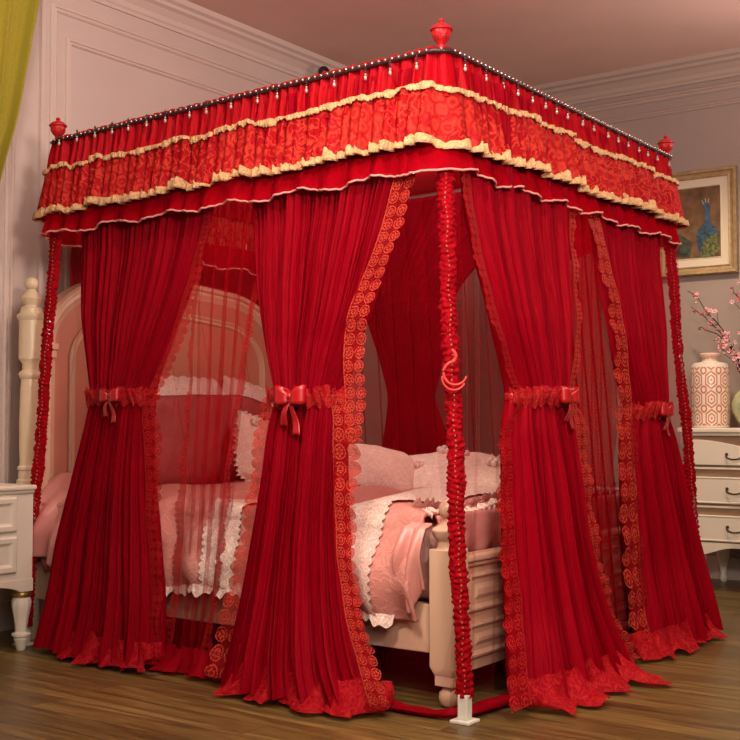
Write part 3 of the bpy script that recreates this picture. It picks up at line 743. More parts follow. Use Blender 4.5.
# headboard outline (y,z)
def hb_outline(ins=0., z0=.25):
    y0, y1 = HY0 + .05 + ins, HY1 - .05 - ins; zt = 1.54 - ins; r = .44 - ins * .8; zs = zt - r * .68
    pts = [(y0, z0), (y0, zs)]
    for i in range(1, 15): a = pi - (pi / 2) * i / 14; pts.append((y0 + r + r * cos(a), zs + r * .68 * sin(a)))
    for i in range(1, 12): t = i / 12; pts.append((y0 + r + (y1 - y0 - 2 * r) * t, zt + .018 * sin(pi * t)))
    for i in range(0, 15): a = pi / 2 - (pi / 2) * i / 14; pts.append((y1 - r + r * cos(a), zs + r * .68 * sin(a)))
    pts += [(y1, z0)]; return pts
o1 = hb_outline()
hp = MB().prism(o1, lambda a, b, t: BL((t, a, b)), HX - .02, HX + .02).build('headboard', M['head_bounce'], bed, label='cream headboard panel with red bounce light in its colour')
def sweep(pts, prof, xbase, name, mat, parent):
    """sweep profile (inward offset, height out) along open outline"""
    m = MB(); n = len(pts); vs = []
    for i in range(n):
        a = Vector(pts[max(0, i - 1)]); b = Vector(pts[min(n - 1, i + 1)]); t = (b - a).normalized(); nn = Vector((t.y, -t.x))
        for (o, h) in prof: p = Vector(pts[i]) + nn * o; vs.append(BL((xbase + h, p.x, p.y)))
    k = len(prof); fs = []
    for i in range(n - 1):
        for j in range(k): fs.append((i * k + j, i * k + (j + 1) % k, (i + 1) * k + (j + 1) % k, (i + 1) * k + j))
    m.add(vs, fs); return m.build(name, mat, parent, smooth='auto')
sweep(o1, [(-.022, -.03), (-.022, .035), (-.012, .045), (0, .045), (.008, .03), (.022, .034), (.034, .026), (.05, .022), (.05, -.03)], HX, 'cap_moulding', M['creamb'], hp)
sweep(hb_outline(.14, .5), [(-.014, .0), (-.014, .030), (-.006, .036), (.004, .028), (.014, .032), (.022, .022), (.022, 0)], HX, 'panel_moulding', M['creamb'], hp)
for y in (HY0 + .045, HY1 - .10):
    m = MB(); m.box(*[HX - .03 - BO.x, HX + .05 - BO.x], y - BO.y, y + .055 - BO.y, 1.215, 1.242); m.box(HX - .03 - BO.x, HX + .042 - BO.x, y + .006 - BO.y, y + .05 - BO.y, 1.18, 1.215)
    m.build('corbel', M['creamb'], hp, bevel=.004)
# foot end
FX = -.130
fp = [(.018, 0), (.030, .012), (.034, .03), (.030, .048), (.020, .058), (.022, .066)]
fb = None
for y in (.135, 1.74):
    m = MB(); c = BL((FX, y, 0)); m.lathe([(.014, 0), (.028, .010), (.034, .03), (.031, .048), (.020, .060), (.020, .072)], c, 24)
    m.box(c[0] - .034, c[0] + .034, c[1] - .034, c[1] + .034, .068, .11); 
    vs = []
    for (h, z) in ((.034, .10), (.046, .13), (.046, .50)):
        vs += [(c[0] - h, c[1] - h, z), (c[0] + h, c[1] - h, z), (c[0] + h, c[1] + h, z), (c[0] - h, c[1] + h, z)]
    m.add(vs, [(3, 2, 1, 0), (8, 9, 10, 11)] + [(i * 4 + k, i * 4 + (k + 1) % 4, i * 4 + 4 + (k + 1) % 4, i * 4 + 4 + k) for i in range(2) for k in range(4)])
    m.lathe([(.040, .50), (.036, .508), (.036, .525), (.050, .54), (.056, .560), (.052, .566), (.030, .578), (.018, .590)] + [(.033 * sin(a), .625 - .033 * cos(a)) for a in [radians(x) for x in range(30, 181, 15)]], c, 28)
    m.build('foot_post', M['creamb'], bed, smooth='auto', bevel=.003, label='square cream foot post with ball top')
fb = MB().box(FX - .018 - BO.x, FX + .018 - BO.x, .17 - BO.y, 1.70 - BO.y, .10, .455).build('footboard', M['creamb'], bed)
m = MB(); X = FX + .018 - BO.x
m.box(X - .045, X + .022, .17 - BO.y, 1.70 - BO.y, .452, .474); m.box(X - .04, X + .012, .17 - BO.y, 1.70 - BO.y, .435, .452)
m.build('top_rail', M['creamb'], fb, bevel=.006)
for i in range(3):
    a = .22 + i * .49; b = a + .45
    for (z0, z1) in ((.14, .25), (.29, .41)):
        m = MB(); st = [(0, 0), (0, .010), (.008, .012), (.02, .003), (.035, .003), (.05, .010)]
        vs = []
        for (o, h) in st:
            for (yy, zz) in ((a + o, z0 + o), (b - o, z0 + o), (b - o, z1 - o), (a + o, z1 - o)): vs.append((X + h, yy - BO.y, zz))
        fs = [(j * 4 + k, j * 4 + (k + 1) % 4, j * 4 + 4 + (k + 1) % 4, j * 4 + 4 + k) for j in range(len(st) - 1) for k in range(4)] + [tuple(range(len(vs) - 4, len(vs)))]
        m.add(vs, fs); m.build('panel', M['creamb'], fb)
for y in (.135, 1.74):
    MB().box(HX + .04 - BO.x, FX - .03 - BO.x, y - .018 - BO.y, y + .018 - BO.y, .165, .32).build('side_rail', M['creamb'], bed, bevel=.004)
# bed base hidden under mattress
MB().box(HX + .05 - BO.x, FX - .03 - BO.x, .16 - BO.y, 1.71 - BO.y, .27, .31).build('slatted_base', M['taupe'], bed)
M['pinkfab'] = embroidery('rose_quilt_fabric', (.62, .25, .22), (.70, .36, .31), .5, .7, .55)
M['pinksat'] = simple('rose_satin', (.72, .30, .27), .33, 0, .12, 6, .2, 30, spec=.6)
M['whitelace'] = embroidery('ivory_lace', (.72, .50, .44), (.93, .84, .78), .9, 2., .6)
M['ivory'] = simple('ivory_ruffle', (.86, .70, .62), .6, 0, .15, 60, .5, 120)
M['blush'] = embroidery('blush_floral', (.80, .52, .46), (.90, .74, .66), .7, 1.1, .55)
M['deep'] = simple('deep_rose_fabric', (.40, .06, .06), .6, 0, .1, 20, .2, 80)
M['mattress'] = simple('mattress_ticking', (.70, .42, .36), .6, 0, .08, 20, .3, 90)
o = MB().box(-2.14, -.20, .165, 1.705, .32, .565).build('mattress', M['mattress'], None, bevel=.04)
tag(o, 'rose quilted mattress lying in the cream bed under the duvet', 'mattress')
# duvet
dv = thing('duvet', 'rose pink duvet with white lace bands draped over the bed', 'duvet', (-1.15, .94, .6))
def dz(x):   # drop of the near side edge
    return .285 + .02 * sin(x * 5) + .02 * nz(x * 4, 2)
def duvet_pt(x, v, lift=0.):
    # v: 0 near drape bottom .. .25 edge .. .85 far edge .. 1 far bottom
    yn, yf, zt = .125, 1.745, .605
    puf = .022 * nz(x * 3.1, v * 5, 1) + .012 * nz(x * 8, v * 13, 4)
    rid = .010 * sin(8 * x + 14 * v + 4 * nz(x * 2, v * 3)) + .005 * sin(23 * x + 30 * v)
    if v < .22:
        t = v / .22; z = dz(x) + (zt - .05 - dz(x)) * t; y = yn - .055 + .02 * t - .03 * sin(pi * t) + .016 * sin(2 * pi * x / .16 + 2 * nz(x * 2, 7)) * (1 - t) ; y -= lift
        y += puf * 1.2 + rid
    elif v < .32:
        a = (v - .22) / .10 * pi / 2; z = zt - .05 + .05 * sin(a) + rid * sin(a) + puf * sin(a) + lift * sin(a); y = yn - .035 + .06 * (1 - cos(a)) + (puf * 1.2 + rid) * cos(a) - lift * cos(a)
    elif v < .85:
        t = (v - .32) / .53; y = yn + .025 + (yf - yn - .05) * t; z = zt + .015 * sin(pi * t) + puf + rid + lift
    else:
        t = (v - .85) / .15; y = yf - .025 + .05 * min(1, t * 3); z = zt - (zt - .34) * t
    return (x, y, z)
DX0, DX1 = -2.06, -.21
def PD(u, v):
    x = DX0 + (DX1 - DX0) * u; p = duvet_pt(x, v)
    return p
m = MB(); m.grid(PD, 180, 150, lambda u, v: (u * 1.85, v * 2.2)); sub(dv, lambda: m.build('cover', M['pinkfab'], dv, smooth=True, solid=.012))
def dband(x0, x1, v0, v1, name, mat, edge=.0, nn=60, lift=.016, lab=None, slant=0.):
    m = MB()
    def P(u, v):
        vv = v0 + (v1 - v0) * v; sc_ = edge * abs(sin(pi * vv / .022)) * (2 * u - 1)
        x = x0 + (x1 - x0) * u + sc_ + slant * (1 - v)
        return duvet_pt(min(x, DX1 + .0), vv, lift)
    m.grid(P, 14, nn, lambda u, v: (u * abs(x1 - x0), v * (v1 - v0) * 2.2)); sub(dv, lambda: m.build(name, mat, dv, smooth=True, label=lab))
dband(-.52, -.36, .005, .85, 'lace_band', M['whitelace'], .012, 220, lab='wide white lace band near the foot of the bed', slant=-.0)
dband(-1.12, -.98, .01, .85, 'lace_band', M['whitelace'], .012, 220, lab='white lace band across the middle of the duvet')
# ruffles: bottom edge of the near side and the foot edge
def ruffle(path_fn, n, w, name, mat, parent, amp=.012, freq=60, lab=None):
    m = MB()
    def P(u, v):
        p, o = path_fn(u); p = Vector(p); o = Vector(o); k = (v - .3) * w
        s_ = sin(u * freq * 2 * pi / 2 + 2 * nz(u * 30, 1)); q = p + o * (k + .2 * w * sin(u * freq * 1.3)) + Vector((.3, -.3, .9)) * amp * s_ * (.3 + v)
        return tuple(q)
    m.grid(P, n, 5, lambda u, v: (u * 2, v * w)); sub(parent, lambda: m.build(name, mat, parent, smooth=True, label=lab))
ruffle(lambda u: (duvet_pt(-.225, .31 + .54 * u, .010), (.55, 0, -.45)), 900, .050, 'ruffle', M['ivory'], dv, .006, 95, 'ivory ruffle along the foot edge')
ruffle(lambda u: (duvet_pt(-.275, .31 + .54 * u, .014), (.5, 0, .6)), 900, .045, 'ruffle', M['blush'], dv, .006, 85)
ruffle(lambda u: (duvet_pt(DX0 + .1 + (-.40 - DX0) * u, .01, .012), (0, -.3, -.8)), 900, .05, 'ruffle', M['whitelace'], dv, .006, 80)
# quilted fall at the foot between top edge and footboard, and the loose corner by the foot post
def PQ(u, v):
    y = .17 + 1.53 * u; z = .60 - .14 * v
    return (-.195 - .012 * sin(pi * v) * -1 + .010 * sin(2 * pi * y / .14) * v + .006 * nz(y * 9, v * 4), y, z)
m = MB(); m.grid(PQ, 160, 10, lambda u, v: (u * 1.5, v * .15)); sub(dv, lambda: m.build('foot_fall', M['pinksat'], dv, smooth=True, solid=.01))
def PC(u, v):
    x = -.255 + .080 * u; t = v; z = .58 - .27 * t * (.55 + .45 * (1 - abs(u - .6)))
    y = .075 - .04 * sin(pi * t) - .018 * sin(2 * pi * u * 1.6 + 2 * t) * (.3 + t) + (.03 if t < .05 else 0)
    return (x - .02 * t, y, z + .02 * sin(u * 9) * t)
m = MB(); m.grid(PC, 40, 30, lambda u, v: (u * .2, v * .3)); sub(dv, lambda: m.build('loose_corner', M['pinksat'], dv, smooth=True, solid=.01, label='plain satin corner hanging by the foot post'))
# satin fold at head end near the nightstand
def PF(u, v):
    x = -2.16 + .36 * u; t = v
    z = .66 - .33 * t ** .9 + .03 * sin(u * 5); y = .19 - .20 * sin(min(1, t * 1.4) * pi / 2) + .04 * t + .018 * sin(2 * pi * (u * 3.2 + t * .8)) * (.3 + t)
    return (x, y, z)
m = MB(); m.grid(PF, 70, 40, lambda u, v: (u * .4, v * .4)); sub(dv, lambda: m.build('head_fold', M['pinksat'], dv, smooth=True, solid=.012, label='shiny pink satin fold at the head end'))
# rose
def rose(c, r, name, mat, parent):
    m = MB()
    for k in range(5):
        a0 = 2.4 * k; R = r * (1 - .16 * k)
        def P(u, v, a0=a0, R=R, k=k):
            a = a0 + u * 2 * pi * .8; rr = R * (.45 + .55 * v) * (1 - .3 * v * v); return (c[0] + rr * cos(a), c[1] - r * .5 * (1 - v) - .15 * R * k * .4 + r * .25, c[2] + rr * sin(a))
        m.grid(P, 14, 5)
    m.ball((c[0], c[1] - r * .25, c[2]), r * .45, 8, 6)
    sub(parent, lambda: m.build(name, mat, parent, smooth=True))
rose((-.395, .045, .385), .030, 'rosette', M['pinksat'], dv)
rose((-1.05, .045, .40), .022, 'rosette', M['blush'], dv)

# pillows
def pillow(w, h, t, c, ax, up, name_mats, label, cat='pillow', group=None, border=None, seed=0, name='pillow', ruf=None, squash=2.6, extras=None, piping=None):
    ax = Vector(ax).normalized(); up = (Vector(up) - ax * Vector(up).dot(ax)).normalized(); nn = ax.cross(up)
    root = thing(name, label, cat, c, group)
    def pt(u, v, sgn, s=1.0, lift=0):
        a, b = 2 * u - 1, 2 * v - 1
        e = (1 - abs(a) ** squash) * (1 - abs(b) ** squash)
        th = t / 2 * max(0, e) ** .55 + lift
        th += (.010 * nz(a * 3 + seed, b * 3) + .004 * sin(9 * a + 6 * b + seed)) * max(0, e) ** .3
        pin = 1 - .07 * (a * a * b * b); 
        wa = a * w / 2 * (pin - .05 * (1 - b * b) * 0) ; hb = b * h / 2 * pin
        return Vector(ax * wa + up * hb + nn * th * sgn) 
    m = MB()
    m.grid(lambda u, v: tuple(pt(u, v, 1)), 36, 30, lambda u, v: (u * w, v * h)); m.grid(lambda u, v: tuple(pt(u, v, -1)), 36, 30, lambda u, v: (u * w, v * h))
    m.build('cover', name_mats, root, smooth=True)
    if border:      # lace band along the upper edge of both faces
        v0, mat = border; m = MB()
        for sg in (1, -1): m.grid(lambda u, v: tuple(pt(u, v0 + (1.02 - v0) * v, sg, 1, .006) + up * .012 * v * (1 + .4 * sin(u * 60))), 60, 8, lambda u, v: (u * w, v * .1))
        m.build('lace_border', mat, root, smooth=True, label='white lace border')
    if ruf:
        rw, mat = ruf; m = MB()
        def P(u, v):
            s = u * 4; k = int(s) % 4; f = s - int(s)
            q = [(f, 0), (1, f), (1 - f, 1), (0, 1 - f)][k]; a, b = 2 * q[0] - 1, 2 * q[1] - 1
            g = (abs(a) ** 6 + abs(b) ** 6) ** (1 / 6)
            p = pt(q[0], q[1], 1); dirv = (ax * a + up * b).normalized()
            return tuple(p + dirv * rw * v + nn * (.010 * sin(u * 4 * 75) + .006 * sin(u * 4 * 31)) * v)
        m.grid(P, 480, 4, lambda u, v: (u * 3, v * rw), closed=True); m.build('ruffle', mat, root, smooth=True)
    if extras:
        for (u, v, r, mat) in extras:
            p = pt(u, v, 1); m = MB()
            for k in range(5):
                a = 2 * pi * k / 5 + u * 9; m.ball(p + (ax * cos(a) + up * sin(a)) * r * .8 + nn * .006, r * .6, 8, 6, (1, 1, 1))
            m.ball(p + nn * .014, r * .5, 8, 6); m.build('flower', mat, root, smooth=True, label='raised fabric flower')
    return root
# two large shams leaning on the headboard
lean = Vector((-.22, 0, 1))
pillow(.70, .50, .17, (-2.03, .80, .85), (0, 1, .04), lean, M['deep'], 'deep rose pillow with white lace top leaning on headboard, seen left of the cushion', border=(.83, M['whitelace']), group='shams', seed=1, squash=5)
pillow(.62, .50, .17, (-2.00, 1.36, .82), (0, 1, -.25), lean, M['deep'], 'rose pillow with slanting white lace top leaning on headboard, behind the floral cushion', border=(.80, M['whitelace']), group='shams', seed=2, squash=5)
pillow(.46, .34, .13, (-1.80, 1.20, .735), (.08, 1, -.36), (-.35, .1, 1), M['blush'], 'floral lace cushion propped at a tilt against the large pillows', 'cushion', seed=3, ruf=(.02, M['whitelace']), name='cushion', extras=[(.15, .85, .018, M['ivory']), (.6, .9, .022, M['ivory'])])
# pair lying mid-bed
vr = Vector((.81, .586, 0))
pillow(.42, .36, .17, (-1.05, .96, .690), vr + Vector((0, 0, -.14)), Vector((-.5, .62, .38)), M['blush'], 'plump blush pillow with lace ruffle lying mid-bed beside the bow curtain', ruf=(.035, M['whitelace']), seed=4, squash=3)
pillow(.48, .42, .13, (-.79, 1.22, .668), vr + Vector((0, 0, .02)), Vector((-.55, .7, .35)), M['ivory'], 'ivory pillow with raised flowers lying mid-bed beside the nearest pole', ruf=(.025, M['blush']), seed=5, squash=3, extras=[(.45, .85, .026, M['ivory']), (.62, .8, .022, M['blush']), (.85, .55, .024, M['ivory']), (.2, .5, .02, M['blush'])])

# ------------------------------------------------------------------ nightstand
NX, NYR = -1.965, -.05
ns = thing('nightstand', 'cream two-drawer nightstand on turned fluted legs beside the headboard', 'nightstand', (-2.18, -.36, 0))
NO = Vector(ns.location)
def NB(m, *b): return m.box(b[0] - NO.x, b[1] - NO.x, b[2] - NO.y, b[3] - NO.y, b[4], b[5])
yl, yr = -.68, NYR
NB(NB(MB(), -2.40, NX + .02, yl - .03, yr + .002, .636, .655), -2.40, NX + .01, yl - .015, yr + .0, .622, .636).build('top', M['white'], ns, bevel=.006)
NB(MB(), -2.395, NX, yl, yr, .27, .622).build('body', M['white'], ns, bevel=.004)
ap = [(yl, .285), (yl, .235), (yl + .06, .235)] + [(yl + .06 + (yr - yl - .12) * t, .235 + .028 * abs(sin(2 * pi * t)) ** .7 + (.0 if abs(t - .5) > .08 else 0)) for t in [i / 24 for i in range(1, 24)]] + [(yr - .06, .235), (yr, .235), (yr, .285)]
MB().prism(ap, lambda a, b, t: (t - NO.x, a - NO.y, b), NX - .018, NX + .004).build('apron', M['white'], ns, bevel=.002)
def raised(m, P, a, b, z0, z1, st=((0, 0), (0, .010), (.006, .014), (.022, .014), (.034, .004), (.05, .004))):
    vs = []
    for (o, h) in st:
        for (yy, zz) in ((a + o, z0 + o), (b - o, z0 + o), (b - o, z1 - o), (a + o, z1 - o)): vs.append(P(yy, zz, h))
    fs = [(j * 4 + k, j * 4 + (k + 1) % 4, j * 4 + 4 + (k + 1) % 4, j * 4 + 4 + k) for j in range(len(st) - 1) for k in range(4)] + [tuple(range(len(vs) - 4, len(vs)))]
    m.add(vs, fs); return m
for z0, z1 in ((.475, .61), (.315, .455)):
    m = raised(MB(), lambda a, z, h: (NX + h - NO.x, a - NO.y, z), yl + .07, yr - .085, z0, z1); dr_ = m.build('drawer', M['white'], ns)
    m = MB(); c = (NX + .028 - NO.x, (yl + yr) / 2 - NO.y, (z0 + z1) / 2); m.ball(c, .014, 10, 8); m.box(NX - NO.x, NX + .02 - NO.x, c[1] - .005, c[1] + .005, c[2] - .005, c[2] + .005); m.build('knob', M['bronze'], dr_, smooth=True)
lg = [(.012, 0), (.016, .006), (.019, .03), (.024, .045), (.021, .052), (.030, .058), (.031, .066), (.020, .074), (.021, .09), (.026, .13), (.033, .17), (.035, .19), (.030, .205), (.022, .212), (.031, .218), (.031, .226), (.026, .235), (.026, .27)]
lg = [(r * 1.2, z) for r, z in lg]
for y in (yl + .035, yr - .026):
    for x in (-2.36, NX - .035):
        m = MB().lathe(lg, (x - NO.x, y - NO.y, 0), 32, flute=12, fl=(.08, .20)); m.build('leg', M['white'], ns, smooth='auto')
        g = MB().lathe([(.027, .2075), (.0378, .2165), (.0382, .221), (.0378, .2275), (.0318, .236)], (x - NO.x, y - NO.y, 0), 24); g.build('gilt_ring', M['brass'], ns, smooth=True)

# ------------------------------------------------------------------ dresser
DY = 3.10; DXL, DXR = -.47, .95
ds = thing('dresser', 'ivory and taupe three-tier dresser with bronze pulls against the back wall', 'dresser', (.24, 3.33, 0))
DO = Vector(ds.location)
def DB(m, *b, mi=0): return m.box(b[0] - DO.x, b[1] - DO.x, b[2] - DO.y, b[3] - DO.y, b[4], b[5], mi)
DB(DB(MB(), DXL - .035, DXR + .035, DY - .035, BY - .025, .848, .873), DXL - .02, DXR + .02, DY - .02, BY - .03, .830, .848).build('top', M['white'], ds, bevel=.006)
DB(MB(), DXL, DXR, DY, BY - .035, .245, .830).build('body', M['taupe'], ds, label='taupe wood carcass')
sk = [(DXL, .262), (DXL, .20), (DXL + .05, .205)] + [(DXL + .05 + (DXR - DXL - .1) * t, .222 - .022 * cos(4 * pi * t) - .010 * cos(8 * pi * t)) for t in [i / 40 for i in range(1, 40)]] + [(DXR - .05, .205), (DXR, .20), (DXR, .262)]
MB().prism(sk, lambda a, b, t: (a - DO.x, t - DO.y, b), DY - .012, DY + .02).build('apron', M['white'], ds, bevel=.002)
def handle(x, z, par):
    m = MB(); w = .045
    for s in (-1, 1): m.ball((x + s * w - DO.x, DY - .018 - DO.y, z + .01), .009, 8, 6)
    m.tube([(x + w * cos(a) * 1.0 - DO.x, DY - .028 - .012 * sin(-a) - DO.y, z + .006 + .022 * sin(a)) for a in [pi + pi * i / 12 for i in range(13)]], .0045, 8)
    m.build('pull', M['bronze'], par, smooth=True)
for row, (z0, z1) in enumerate(((.675, .812), (.470, .612), (.270, .408))):
    a, b = DXL + .035, DXR - .035
    if row == 0:
        N = 48; top = []
        for i in range(N + 1):
            t = i / N; q = (t * 2) % 1 if t < 1 else 1
            k = .5 + .5 * cos(2 * pi * t * 1.0); top.append((a + (b - a) * t, z0 + .05 + (z1 - z0 - .05) * (k ** 1.3)))
        poly = [(a, z0), *top, (b, z0)]
        d_ = MB().prism(poly[::-1], lambda p, q, t: (p - DO.x, t - DO.y, q), DY - .016, DY + .004).build('drawer', M['white'], ds, bevel=.003, label='ivory drawer front with a wavy top edge')
    else:
        d_ = raised(MB(), lambda p, z, h: (p - DO.x, DY - h * 1.1 - DO.y, z), a, b, z0, z1, ((0, 0), (0, .012), (.005, .016), (.012, .013), (.016, .013))).build('drawer', M['white'], ds)
    zl = z0 - .018
    DB(MB(), DXL + .01, DXR - .01, DY - .010, DY, zl - .006, zl + .006).build('rail', M['white'], ds, bevel=.003)
    for hx in (-.195, .68): handle(hx, (z0 + z1) / 2 + (0 if row else -.02), d_)
for x in (DXL + .05, DXR - .05):
    for y in (DY + .05, BY - .09):
        MB().lathe([(.014, 0), (.022, .012), (.022, .03), (.016, .045), (.020, .08), (.034, .14), (.040, .19), (.034, .215), (.034, .25)], (x - DO.x, y - DO.y, 0), 24).build('leg', M['white'], ds, smooth='auto')

# patterned vase
def vasemat():
    N = NT('coral_lattice_glaze'); uv = N.n('ShaderNodeUVMap').outputs[0]; sp = N.n('ShaderNodeSeparateXYZ', i_Vector=uv)
    u = N.m('MULTIPLY', sp.outputs[0], 8.); v = N.m('MULTIPLY', sp.outputs[1], 9.5)
    a = N.m('SUBTRACT', N.m('FRACT', u), .5); b = N.m('SUBTRACT', N.m('FRACT', v), .5)
    def band(x, c, w): return N.m('LESS_THAN', N.m('ABSOLUTE', N.m('SUBTRACT', x, c)), w)
    r = N.m('SQRT', N.m('ADD', N.m('MULTIPLY', a, a), N.m('MULTIPLY', b, b)))
    hexd = N.m('MAXIMUM', N.m('ABSOLUTE', a), N.m('ADD', N.m('MULTIPLY', N.m('ABSOLUTE', a), .5), N.m('MULTIPLY', N.m('ABSOLUTE', b), .8)))
    a2 = N.m('SUBTRACT', N.m('FRACT', N.m('ADD', u, .5)), .5); b2 = N.m('SUBTRACT', N.m('FRACT', N.m('ADD', v, .5)), .5)
    r2 = N.m('SQRT', N.m('ADD', N.m('MULTIPLY', a2, a2), N.m('MULTIPLY', b2, b2)))
    t = N.m('MAXIMUM', N.m('MAXIMUM', band(hexd, .20, .035), band(hexd, .36, .04)), N.m('MAXIMUM', band(r2, .17, .05), N.m('LESS_THAN', r, .07)))
    side_ = N.m('MULTIPLY', N.m('GREATER_THAN', sp.outputs[1], .012), N.m('LESS_THAN', sp.outputs[1], .335))
    c = N.mix(N.m('MULTIPLY', t, side_), (.84, .76, .66), (.58, .20, .11))
    return N.finish(N.n('ShaderNodeBsdfPrincipled', i_Base_Color=c, i_Roughness=.3))
vz = .873; vx, vy = -.415, 3.34
vs_ = thing('vase', 'white cylindrical vase with coral ring lattice pattern standing on the dresser', 'vase', (vx, vy, vz))
MB().lathe([(.095, 0), (.101, .006), (.105, .05), (.107, .2), (.106, .335), (.100, .352), (.082, .362), (.050, .366), (.044, .372)], (0, 0, 0), 48).build('body', vasemat(), vs_, smooth='auto')
MB().lathe([(.044, .366), (.043, .392), (.056, .400), (.058, .408), (.052, .416), (.044, .414), (.036, .40), (.036, .372)], (0, 0, 0), 36).build('neck', simple('coral_white_glaze', (.78, .55, .45), .3), vs_, smooth='auto')
jx, jy = -.175, 3.36
jar = MB().lathe([(.05, 0), (.06, .006), (.095, .04), (.118, .09), (.122, .13), (.105, .18), (.07, .215), (.05, .23), (.048, .245), (.056, .252)], (0, 0, 0), 40)
jo = jar.build('blossom_jar', simple('celadon_glaze', (.50, .56, .32), .2, 0, .5, 9), None, smooth='auto'); jo.location = (jx, jy, vz)
tag(jo, 'round green glazed jar holding blossom branches at the dresser edge', 'jar')
# blossom branches
M['twig'] = simple('dark_twig', (.035, .016, .016), .7); M['petal'] = simple('pink_petal', (.80, .46, .47), .6, 0, .2, 40); M['petald'] = simple('deep_pink_bud', (.55, .12, .14), .6)
fm = MB()
for k in range(5):
    a = 2 * pi * k / 5
    def P(u, v, a=a):
        r = .017 * v; aa = a + (u - .5) * 1.15 * (1 - .3 * v * v); return (r * cos(aa), r * sin(aa), .004 * v * v + .002 * cos(4 * aa))
    fm.grid(P, 5, 4)
fm.ball((0, 0, .003), .0035, 6, 4, mi=1)
fsrc = None; bsrc = None; dsrc_ = None
tips = [((-.535, 3.33, 1.645), (.02, 0, .02), 'blossom branch reaching furthest towards the picture frame'), ((-.505, 3.30, 1.55), (0, 0, 0), 'blossom branch just below the topmost one, tip towards the red pole'),
        ((-.475, 3.36, 1.44), (0, 0, 0), 'thin sparse blossom branch passing just above the patterned vase'), ((-.30, 3.40, 1.66), (0, 0, 0), 'upright blossom branch under the right corner of the picture frame'),
        ((-.22, 3.32, 1.72), (0, 0, 0), 'dense dark-budded blossom branch nearest the photo edge'), ((-.34, 3.28, 1.34), (0, 0, 0), 'low drooping blossom branch right of the vase neck')]
for bi, (tip, _, lab) in enumerate(tips):
    b = thing('blossom_branch', lab, 'branch', (jx, jy, vz + .24), 'blossom branches in the jar'); O = Vector(b.location)
    p0 = Vector((0, 0, -.12)); p3 = Vector(tip) - O; mid = p3 * .45 + Vector((.05, 0, .07 + .02 * bi))
    if bi == 5: mid = p3 * .5 + Vector((0, -.01, .07))
    crv = []
    for i in range(25):
        t = i / 24; q = p0 * (1 - t) ** 2 + mid * 2 * t * (1 - t) + p3 * t * t
        q = q + Vector((nz(t * 6, bi), nz(t * 6, bi + 5), nz(t * 6, bi + 9))) * .022 * min(1, t * 3); crv.append(q)
    m = MB().tube(crv, lambda t: .006 - .004 * t, 7)
    spots = []
    for k in range(5):
        i = random.randint(8, 21); a = crv[i]; e = a + Vector((random.uniform(-.07, .05), random.uniform(-.04, .03), random.uniform(-.01, .07))); m.tube([a, (a + e) / 2 + Vector((0, 0, -.006)), e], .0016, 5); spots += [e, (a + e) / 2]
    m.build('stem', M['twig'], b, smooth=True)
    nfl = 6 if bi == 2 else 16
    for k in range(nfl):
        base = spots[k] if k < len(spots) and k % 2 == 0 else crv[random.randint(7, 23)]
        q = base + Vector((random.uniform(-.012, .012), random.uniform(-.015, .005), random.uniform(-.01, .01)))
        if fsrc is None: fsrc = fm.build('blossom', [M['petal'], M['petald']], b, smooth=True); o = fsrc
        else: o = fsrc.copy(); link(o, b)
        if bi in (4, 3) and k % 2:
            if dsrc_ is None: dsrc_ = o.data.copy(); dsrc_.materials[0] = M['petald']
            o.data = dsrc_ if o is not fsrc else o.data
        o.location = q; o.rotation_euler = (radians(random.uniform(40, 120)), random.uniform(-.6, .6), random.uniform(-.9, .9)); o.scale = (1.,) * 3
        sc = random.uniform(.5, 1.05); o.scale = (sc, sc, sc)
    for k in range(nfl // 2):
        base = crv[random.randint(8, 24)]; q = base + Vector((random.uniform(-.008, .008), random.uniform(-.01, .004), random.uniform(-.008, .008)))
        if bsrc is None: bsrc = MB().ball((0, 0, 0), .007, 7, 5, (1, 1, 1.3)).build('bud', M['petald'], b, smooth=True); o = bsrc
        else: o = bsrc.copy(); link(o, b)
        o.location = q

# ------------------------------------------------------------------ framed peacock picture
PX0, PX1, PZ0, PZ1 = -.81, -.335, 1.765, 2.385; PY = BY - .005
pf = thing('framed_picture', 'gold framed painting of a blue bird with fanned patterned tail on the back wall', 'picture', ((PX0 + PX1) / 2, PY, PZ0))
PO = Vector(pf.location)
def ringf(st, name, mat, **k):
    m = MB(); vs = []
    for (o, h) in st:
        for (a, z) in ((PX0 + o, PZ0 + o), (PX1 - o, PZ0 + o), (PX1 - o, PZ1 - o), (PX0 + o, PZ1 - o)): vs.append((a - PO.x, -h, z - PO.z))
    m.add(vs, [(j * 4 + q, j * 4 + (q + 1) % 4, j * 4 + 4 + (q + 1) % 4, j * 4 + 4 + q) for j in range(len(st) - 1) for q in range(4)]); return m.build(name, mat, pf, **k)
ringf([(0, 0), (0, .035), (.006, .042), (.018, .040), (.026, .028), (.040, .024), (.048, .028), (.052, .022), (.052, .0)], 'frame', simple('antique_gold_wood', (.42, .30, .15), .45, .25, .2, 30, .3, 80))
ringf([(.052, .016), (.094, .013), (.098, .017), (.102, .012), (.102, 0)], 'mount', simple('cream_mount', (.70, .62, .47), .7), label='cream mount inside the frame')
m = MB(); cx0, cx1, cz0, cz1 = PX0 + .10, PX1 - .10, PZ0 + .10, PZ1 - .10
m.box(cx0 - PO.x, cx1 - PO.x, -.010, -.004, cz0 - PO.z, cz1 - PO.z); cv = m.build('canvas', simple('umber_oil_ground', (.16, .085, .035), .6, 0, .5, 14), pf)
def blob(pts, h, name, mat): MB().prism(pts, lambda a, b, t: (a - PO.x, t, b - PO.z), -.010 - h, -.009).build(name, mat, cv)
bx, bz = -.515, 1.98
